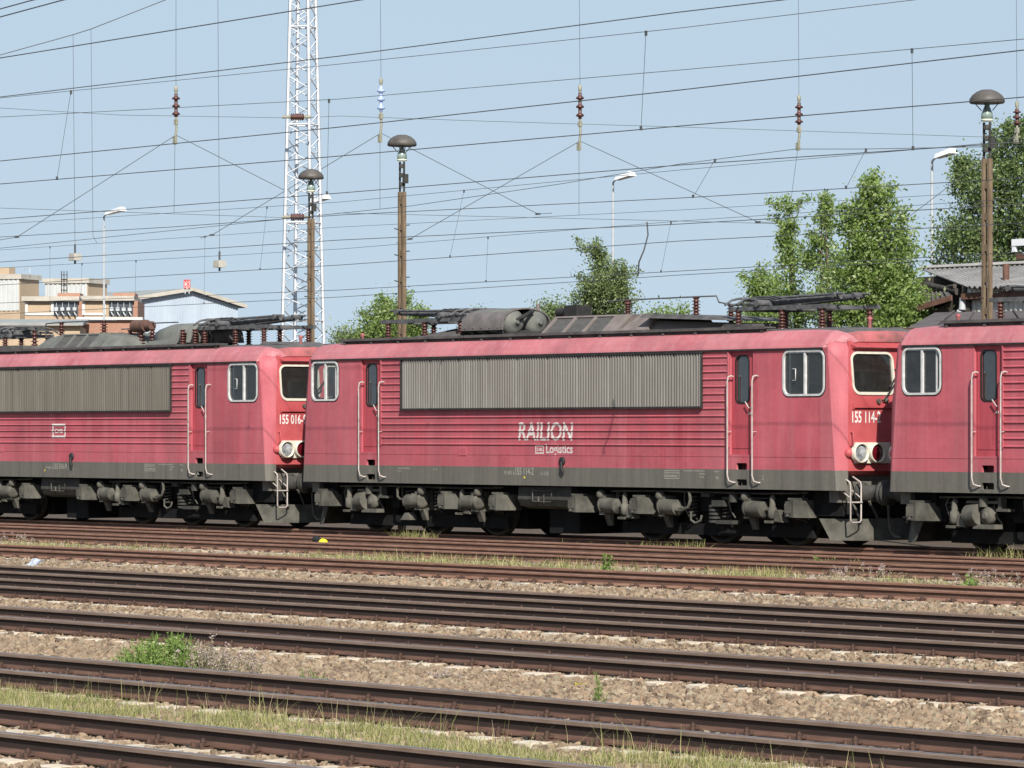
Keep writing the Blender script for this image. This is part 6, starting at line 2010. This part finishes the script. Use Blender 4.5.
a, z = F1.loc(24, 268, 1.0); c, z2 = F1.loc(30, 268, 1.0)
m.tube([(a, 1, zt1), (a, 1, z), (c, 1, z), (c, 1, zt1)], 0.03, 5); m.build('roof_antenna', M_galv, r1)
r2, F2, zt2, dp2 = tower_block(45, 88, 107, 278, 'white clad brick building behind the thin street light')
m = MB()
for px in (61.5, 64, 67):
    a, z = F2.loc(px, 271, -0.5); b_, z0 = F2.loc(px, 295, -0.5); m.tube([(a, -0.5, z0), (a, -0.5, z)], 0.03, 5)
for py in (275, 280, 285, 290):
    a, z = F2.loc(61.5, py, -0.5); b_, z0 = F2.loc(67, py, -0.5); m.tube([(a, -0.5, z), (b_, -0.5, z)], 0.022, 5)
m.build('roof_ladder', M_dark, r2)

def low_block(x0, x1, yt, win, brick, label):
    F = Facade(x0, 138.0, 54)
    root = fthing(F, 'brick_building', label, 'building', BG)
    t0, z = F.loc(x0, yt); t1, zt = F.loc(x1, yt); zt = (z + zt) / 2
    m = MB(); m.box(t0, t1, 0, 7, 0, zt - 0.3); m.build('wall', M_brick, root)
    m = MB(); m.box(t0 - 0.2, t1 + 0.1, -0.35, 7.2, zt - 0.299, zt); m.build('roof_slab', M_slab, root)
    (f0, g0), (f1, g1) = F.loc(brick[0], 302), F.loc(brick[1], 315)
    m = MB()
    for (u0, u1, v0, v1) in ((f0 - 0.12, f0 + 0.06, g1, g0), (f1 - 0.06, f1 + 0.12, g1, g0), (f0 + 0.06, f1 - 0.06, g1 - 0.02, g1 + 0.14)):
        m.box(u0, u1, -0.06, -0.003, v0, v1)
    m.build('white_trim', M_clad, root)
    (w0, h0), (w1, h1) = F.loc(win[0], 301), F.loc(win[1], 316)
    m = MB(); m.box(w0, w1, -0.05, -0.004, h1, h0)
    wn = m.build('window', M_darkwin, root)
    for i in range(4):
        x = w0 + (w1 - w0) * (i + 0.5) / 4
        m = MB()
        zz = h0 + (h1 - h0) * 0.55
        m.box(x - 0.12, x + 0.12, -0.35, -0.06, zz - 0.12, zz + 0.12)
        m.tube([(x - 0.05, -0.2, zz - 0.12), (x + 0.02, -0.3, zz - 0.3), (x + 0.12, -0.25, zz - 0.42)], 0.05, 6)
        m.tube([(x, -0.2, zz + 0.12), (x, -0.12, h0)], 0.02, 5)
        m.build('ventilator', M_galv, wn)
    (c0, z3), (c1, z4) = F.loc(win[0] + 4, 293, 3.0), F.loc(win[1] + 2, 293, 3.0)
    m = MB(); m.box(c0, c1, 3.0, 6, zt + 0.001, z3); m.build('brick_parapet', M_brickr, root)
    m = MB(); m.box(t1 + 0.001, t1 + 0.3, 0.02, 6.9, 0, zt - 0.31); m.build('end_wall', M_brickr, root)
    return root
low_block(25, 78, 296.5, (53.5, 78), (27, 52), 'low brick building with dark vent window, left of the street light')
low_block(84, 133, 296, (109, 133), (84, 104), 'low brick building with dark vent window, right of the street light')
# low flat-roofed workshop in front of them
F = Facade(0, 118.0, 56)
root = fthing(F, 'workshop_building', 'low brick workshop with grey flat roof below the vent windows', 'building')
t0, z = F.loc(-60, 323); t1, zt = F.loc(80, 323)
m = MB(); m.box(t0, t1, 0, 8, 0, zt - 0.15); m.build('wall', M_brick, root)
m = MB(); m.hexa([(t0 - 0.4, -0.4, zt - 0.15), (t1 + 0.2, -0.4, zt - 0.15), (t1 + 0.2, 8, zt + 0.25), (t0 - 0.4, 8, zt + 0.25)],
                 [(t0 - 0.4, -0.4, zt), (t1 + 0.2, -0.4, zt), (t1 + 0.2, 8, zt + 0.42), (t0 - 0.4, 8, zt + 0.42)]); m.build('roof', M_graroof, root)
F = Facade(78, 126.0, 56)
root = fthing(F, 'brick_annexe', 'reddish brick annexe between the low workshop and the white shed', 'building')
t0, z = F.loc(79, 320); t1, zt = F.loc(141, 320)
m = MB(); m.box(t0, t1, 0, 4, 0, zt - 0.01); m.build('wall', M_brickr, root)
m = MB(); m.box(t0 - 0.15, t1 + 0.1, -0.25, 4.2, zt, zt + 0.16); m.build('roof', M_clad, root)

# white metal shed with a low gable
YG = 152.0
xe = at(136.5, 300, YG).x
def on_end(px, py):
    u = (px - 512) / FOC; r = (-sT + u * cT) / (cT + u * sT)
    Y = xe / r
    return Y, at(px, py, Y).z
ya, za = on_end(136.5, 299); yr, zr = on_end(190, 291.0); yb_, zb_ = on_end(238, 306.5)
root = thing('metal_shed', 'white metal shed with a low gable and a small red sign on its roof', 'shed', (xe, ya, -0.215))
o = Vector(root.location)
ym = (yr - ya); y2 = yb_ - ya
ze = (za + zb_) / 2 - o.z
m = MB()
# gable end, vertical sheet ribs
n = 40; vs = []
def gz(y): return (za - o.z) + (zr - za) * y / ym if y < ym else (zr - o.z) + (zb_ - zr) * (y - ym) / (y2 - ym)
prof = []
for i in range(n):
    y = y2 * i / n; p_ = y2 / n
    prof += [(y, 0), (y + p_ * 0.6, 0), (y + p_ * 0.7, 0.04), (y + p_ * 0.9, 0.04)]
prof.append((y2, 0)); kk = len(prof)
m.add([(d_, y, 0) for y, d_ in prof] + [(d_, y, gz(y) - 0.02) for y, d_ in prof], [(i, i + 1, kk + i + 1, kk + i) for i in range(kk - 1)])
m.box(-30, -0.05, 0.1, 0.2, 0, za - o.z - 0.05); m.box(-30, -0.05, y2 - 0.2, y2 - 0.1, 0, zb_ - o.z - 0.05)
m.build('wall', M_cladb, root)
m = MB()
m.hexa([(-30, -0.4, za - o.z - 0.1), (0.35, -0.4, za - o.z - 0.1), (0.35, ym, zr - o.z), (-30, ym, zr - o.z)], [(-30, -0.4, za - o.z + 0.1), (0.35, -0.4, za - o.z + 0.1), (0.35, ym, zr - o.z + 0.2), (-30, ym, zr - o.z + 0.2)])
m.hexa([(-30, ym, zr - o.z), (0.35, ym, zr - o.z), (0.35, y2 + 0.5, zb_ - o.z - 0.1), (-30, y2 + 0.5, zb_ - o.z - 0.1)], [(-30, ym, zr - o.z + 0.2), (0.35, ym, zr - o.z + 0.2), (0.35, y2 + 0.5, zb_ - o.z + 0.1), (-30, y2 + 0.5, zb_ - o.z + 0.1)])
m.build('roof', M_graroof, root)
m = MB()
m.hexa([(0.351, -0.45, za - o.z - 0.12), (0.42, -0.45, za - o.z - 0.12), (0.42, ym, zr - o.z), (0.351, ym, zr - o.z)], [(0.351, -0.45, za - o.z + 0.14), (0.42, -0.45, za - o.z + 0.14), (0.42, ym, zr - o.z + 0.24), (0.351, ym, zr - o.z + 0.24)])
m.hexa([(0.351, ym, zr - o.z), (0.42, ym, zr - o.z), (0.42, y2 + 0.5, zb_ - o.z - 0.12), (0.351, y2 + 0.5, zb_ - o.z - 0.12)], [(0.351, ym, zr - o.z + 0.24), (0.42, ym, zr - o.z + 0.24), (0.42, y2 + 0.5, zb_ - o.z + 0.14), (0.351, y2 + 0.5, zb_ - o.z + 0.14)])
m.build('verge_trim', M_slab, root)
# red sign above the ridge
q = at(187, 284, YG - 0.2); kx = depth(187, YG) / FOC
M_signred = rough_mat('red_sign_paint', (0.52, 0.02, 0.03), (0.60, 0.03, 0.04), 2.0, 0.4)
sx = 3.3 * kx; sz = 4.3 * kx
rs = thing('emblem_sign', 'small red and white emblem sign standing on the white shed', 'sign', tuple(q), rz=TH)
m = MB(); m.box(-sx, sx, 0, 0.08, -sz, sz); m.build('sign_board', M_white, rs)
m = MB()
t_ = sx * 0.22
for (u0, u1, v0, v1) in ((-sx, sx, sz - t_, sz), (-sx, sx, -sz, -sz + t_), (-sx, -sx + t_, -sz + t_, sz - t_), (sx - t_, sx, -sz + t_, sz - t_)):
    m.box(u0, u1, -0.03, -0.001, v0, v1)
m.build('sign_border', M_signred, rs)
lettering('lettering', 'DB', (-sx + 1.5 * t_, sx - 1.5 * t_, -sz + 1.5 * t_, sz - 1.5 * t_), lambda u, v, w: Vector((u, w - 0.003, v)), M_signred, rs, 0.04)
m = MB(); zroof = zr - 0.05
for x in (-sx * 0.6, sx * 0.6):
    m.tube([(x, 0.12, -sz * 0.9), (x, 0.12, -(q.z - zroof) - 0.4)], 0.05, 6)
m.build('sign_leg', M_galv, rs)

# ---------------------------------------------------------------- shed at the right
M_corr = rough_mat('weathered_grey_corrugated_sheet', (0.20, 0.19, 0.18), (0.36, 0.345, 0.33), 1.6, 0.9, streak=(1, 1, 3))
M_tar = rough_mat('dark_brown_felt_roof', (0.075, 0.062, 0.060), (0.125, 0.105, 0.10), 1.4, 0.9)
M_plank = rough_mat('dark_weathered_planks', (0.03, 0.026, 0.024), (0.085, 0.07, 0.06), 2.0, 0.9, streak=(6, 6, 0.5))
M_rustbeam = rough_mat('rusty_beam', (0.09, 0.045, 0.032), (0.17, 0.09, 0.065), 4.0, 0.85)
M_whitesheet = rough_mat('dirty_white_sheet', (0.46, 0.45, 0.40), (0.68, 0.67, 0.61), 2.5, 0.8, streak=(1, 1, 0.4))
YS = 70.0
def right_shed():
    a = at(968, 300, YS); e = at(1120, 300, YS)
    root = thing('corrugated_shed', 'old shed with grey corrugated roof and dirty white sheet walls at right', 'shed', (a.x, YS, -0.215))
    o = Vector(root.location)
    P = lambda x, y, Y: at(x, y, Y) - o
    # wavy roof sheet: front eave (968..,y 286) to ridge (922..,y 268)
    ex0 = P(968, 287, YS - 0.4); ex1 = P(1120, 288, YS - 0.4)
    rx0 = P(922, 269.5, YS + 3.2); rx1 = P(1085, 268, YS + 3.2)
    m = MB(); n = int((ex1.x - ex0.x) / 0.18); vs = []
    for i in range(n * 4 + 1):
        f = i / (n * 4); wv = 0.035 * math.sin(i * math.pi / 2)
        p_ = ex0.lerp(ex1, f); q_ = Vector((rx0.x + (ex1.x - ex0.x + (ex0.x - rx0.x) * 0) * f, rx0.y, rx0.z))
        vs += [(p_.x, p_.y, p_.z + wv), (p_.x + (rx0.x - ex0.x), q_.y, q_.z + wv)]
    m.add(vs, [(2 * i, 2 * i + 2, 2 * i + 3, 2 * i + 1) for i in range(n * 4)], True)
    m.add([(v[0], v[1], v[2] - 0.02) for v in vs], [(2 * i, 2 * i + 1, 2 * i + 3, 2 * i + 2) for i in range(n * 4)], True)
    m.build('roof', M_corr, root)
    m = MB()
    m.hexa([(rx0.x, rx0.y - 0.15, rx0.z + 0.03), (rx0.x + 16, rx0.y - 0.15, rx0.z + 0.03), (rx0.x + 16, rx0.y + 0.1, rx0.z + 0.03), (rx0.x, rx0.y + 0.1, rx0.z + 0.03)],
           [(rx0.x, rx0.y - 0.05, rx0.z + 0.10), (rx0.x + 16, rx0.y - 0.05, rx0.z + 0.10), (rx0.x + 16, rx0.y + 0.05, rx0.z + 0.10), (rx0.x, rx0.y + 0.05, rx0.z + 0.10)])
    m.build('ridge_cap', M_corr, root)
    wt = P(968, 288.5, YS).z; wm = P(968, 298, YS).z
    m = MB(); corr_wall(m, 0.15, 14, -0.02, 0, wm - 0.05, 0.16, 0.04); corr_wall(m, 0.15, 14, -0.16, wm + 0.12, wt, 0.16, 0.04)
    m.box(0.15, 14, 0.03, 0.10, 0, wt)
    m.build('wall', M_whitesheet, root)
    m = MB(); m.box(0, 14.1, -0.24, -0.06, wm - 0.04, wm + 0.10); m.build('wall_beam', M_rustbeam, root)
    m = MB(); m.box(-0.02, 0.14, -0.10, 5.5, 0, wt - 0.02)
    m.box(-0.16, -0.03, -0.05, 0.12, 0, wt + 0.1)
    m.build('end_wall', M_plank, root)
    m = MB(); q0 = P(922, 300, YS + 2.4); m.box(q0.x, 0.1, 2.2, 2.4, 0, P(930, 277, YS + 2.4).z); m.build('back_wall', M_plank, root)
    m = MB()
    for px, py in ((931, 284), (937, 288)):
        q_ = P(px, py, YS + 2.0); m.tube([(q_.x, q_.y, 0), (q_.x, q_.y, q_.z)], 0.09, 6)
    q0 = P(926, 285, YS + 2.0); q1 = P(958, 292, YS + 0.3); m.tube([q0, q1], 0.09, 6)
    m.tube([P(932, 292, YS + 2.0), P(955, 286, YS + .4)], 0.06, 6)
    m.build('roof_truss', M_plank, root)
    m = MB(); q_ = P(1006, 268, YS + 0.8); m.cyl((q_.x, q_.y, q_.z - 0.6), (q_.x, q_.y, q_.z + 0.10), 0.08, 10); m.build('stove_pipe', M_rustbeam, root)
    m = MB(); q_ = P(963, 300, YS - 0.12)
    m.tube([(q_.x, q_.y, q_.z + 0.05), (q_.x + 0.02, q_.y - 0.05, q_.z - 0.25)], 0.09, 8); m.sphere((q_.x - 0.06, q_.y - 0.05, q_.z - 0.30), 0.09, 10, 6)
    m.build('wall_lamp', M_galv, root)
right_shed()
def lean_to(pts, label, name, wallmat, height=0.14):
    """flat sloping roof given by four sight points (x, y, Y): near-left, near-right, far-right, far-left"""
    W = [at(*p) for p in pts]
    root = thing(name, label, 'shed', (W[0].x, W[0].y, -0.215))
    o = Vector(root.location); W = [w_ - o for w_ in W]
    m = MB(); up = Vector((0, 0, height))
    m.hexa([w_ - up for w_ in W], W)
    rf = m.build('roof', M_tar, root)
    for k in range(1, 7):
        f = k / 7
        p_, q_ = W[0].lerp(W[1], f), W[3].lerp(W[2], f)
        m = MB(); s_ = Vector((0.035, 0, 0)); m.hexa([p_ - s_, p_ + s_, q_ + s_, q_ - s_], [p_ - s_ + up * 0.3, p_ + s_ + up * 0.3, q_ + s_ + up * 0.3, q_ - s_ + up * 0.3])
        m.build('roof_batten', M_tar, rf)
    m = MB()
    ins = 0.25
    A, B, D, E_ = W
    A2 = A + Vector((ins, ins, -height)); B2 = B + Vector((-ins, ins, -height)); D2 = D + Vector((-ins, -0.05, -height)); E2 = E_ + Vector((ins, -0.05, -height))
    m.hexa([(A2.x, A2.y, 0), (B2.x, B2.y, 0), (D2.x, D2.y, 0), (E2.x, E2.y, 0)], [A2, B2, D2, E2])
    m.build('wall', wallmat, root)
    m = MB(); m.hexa([A - up * 1.1 + Vector((0, -0.05, 0)), B - up * 1.1 + Vector((0, -0.05, 0)), B - up * 1.1 + Vector((0, -0.005, 0)), A - up * 1.1 + Vector((0, -0.005, 0))],
                      [A + Vector((0, -0.05, 0.02)), B + Vector((0, -0.05, 0.02)), B + Vector((0, -0.005, 0.02)), A + Vector((0, -0.005, 0.02))])
    m.build('eaves_board', M_rustbeam, root)
    return root
lean_to([(905, 329, 62.5), (1120, 323, 62.5), (1075, 309.5, 66.8), (935, 312.5, 66.8)], 'long low shed with dark brown felt roof behind the right locomotive', 'felt_roof_shed', M_plank)
lean_to([(918, 306.5, 69.0), (952.5, 296, 69.0), (948, 292, 70.6), (921, 293.5, 70.6)], 'small dark planked lean-to against the corrugated shed', 'lean_to', M_plank, 0.1)
# short white and red sign bracket beside the dark tree
root = thing('yard_signal', 'short white and red signal bracket at the right edge before the dark tree', 'signal', tuple(at(1030, 252, 60.0)))
m = MB(); m.box(-0.5, 0.5, -0.04, 0.04, 0.14, 0.28); m.box(-0.5, -0.4, -0.03, 0.03, 0.02, 0.139); m.build('white_arm', M_lum, root)
m = MB(); m.box(-0.38, 0.5, -0.03, 0.03, -0.14, -0.02); m.build('red_arm', M_rustbeam, root)
m = MB(); m.cyl((0.62, 0, -(at(1030, 252, 60.0).z + 0.2)), (0.62, 0, 0.4), 0.07, 8); m.box(0.5, 0.62, -0.02, 0.02, 0.17, 0.25); m.build('post', M_galv, root)
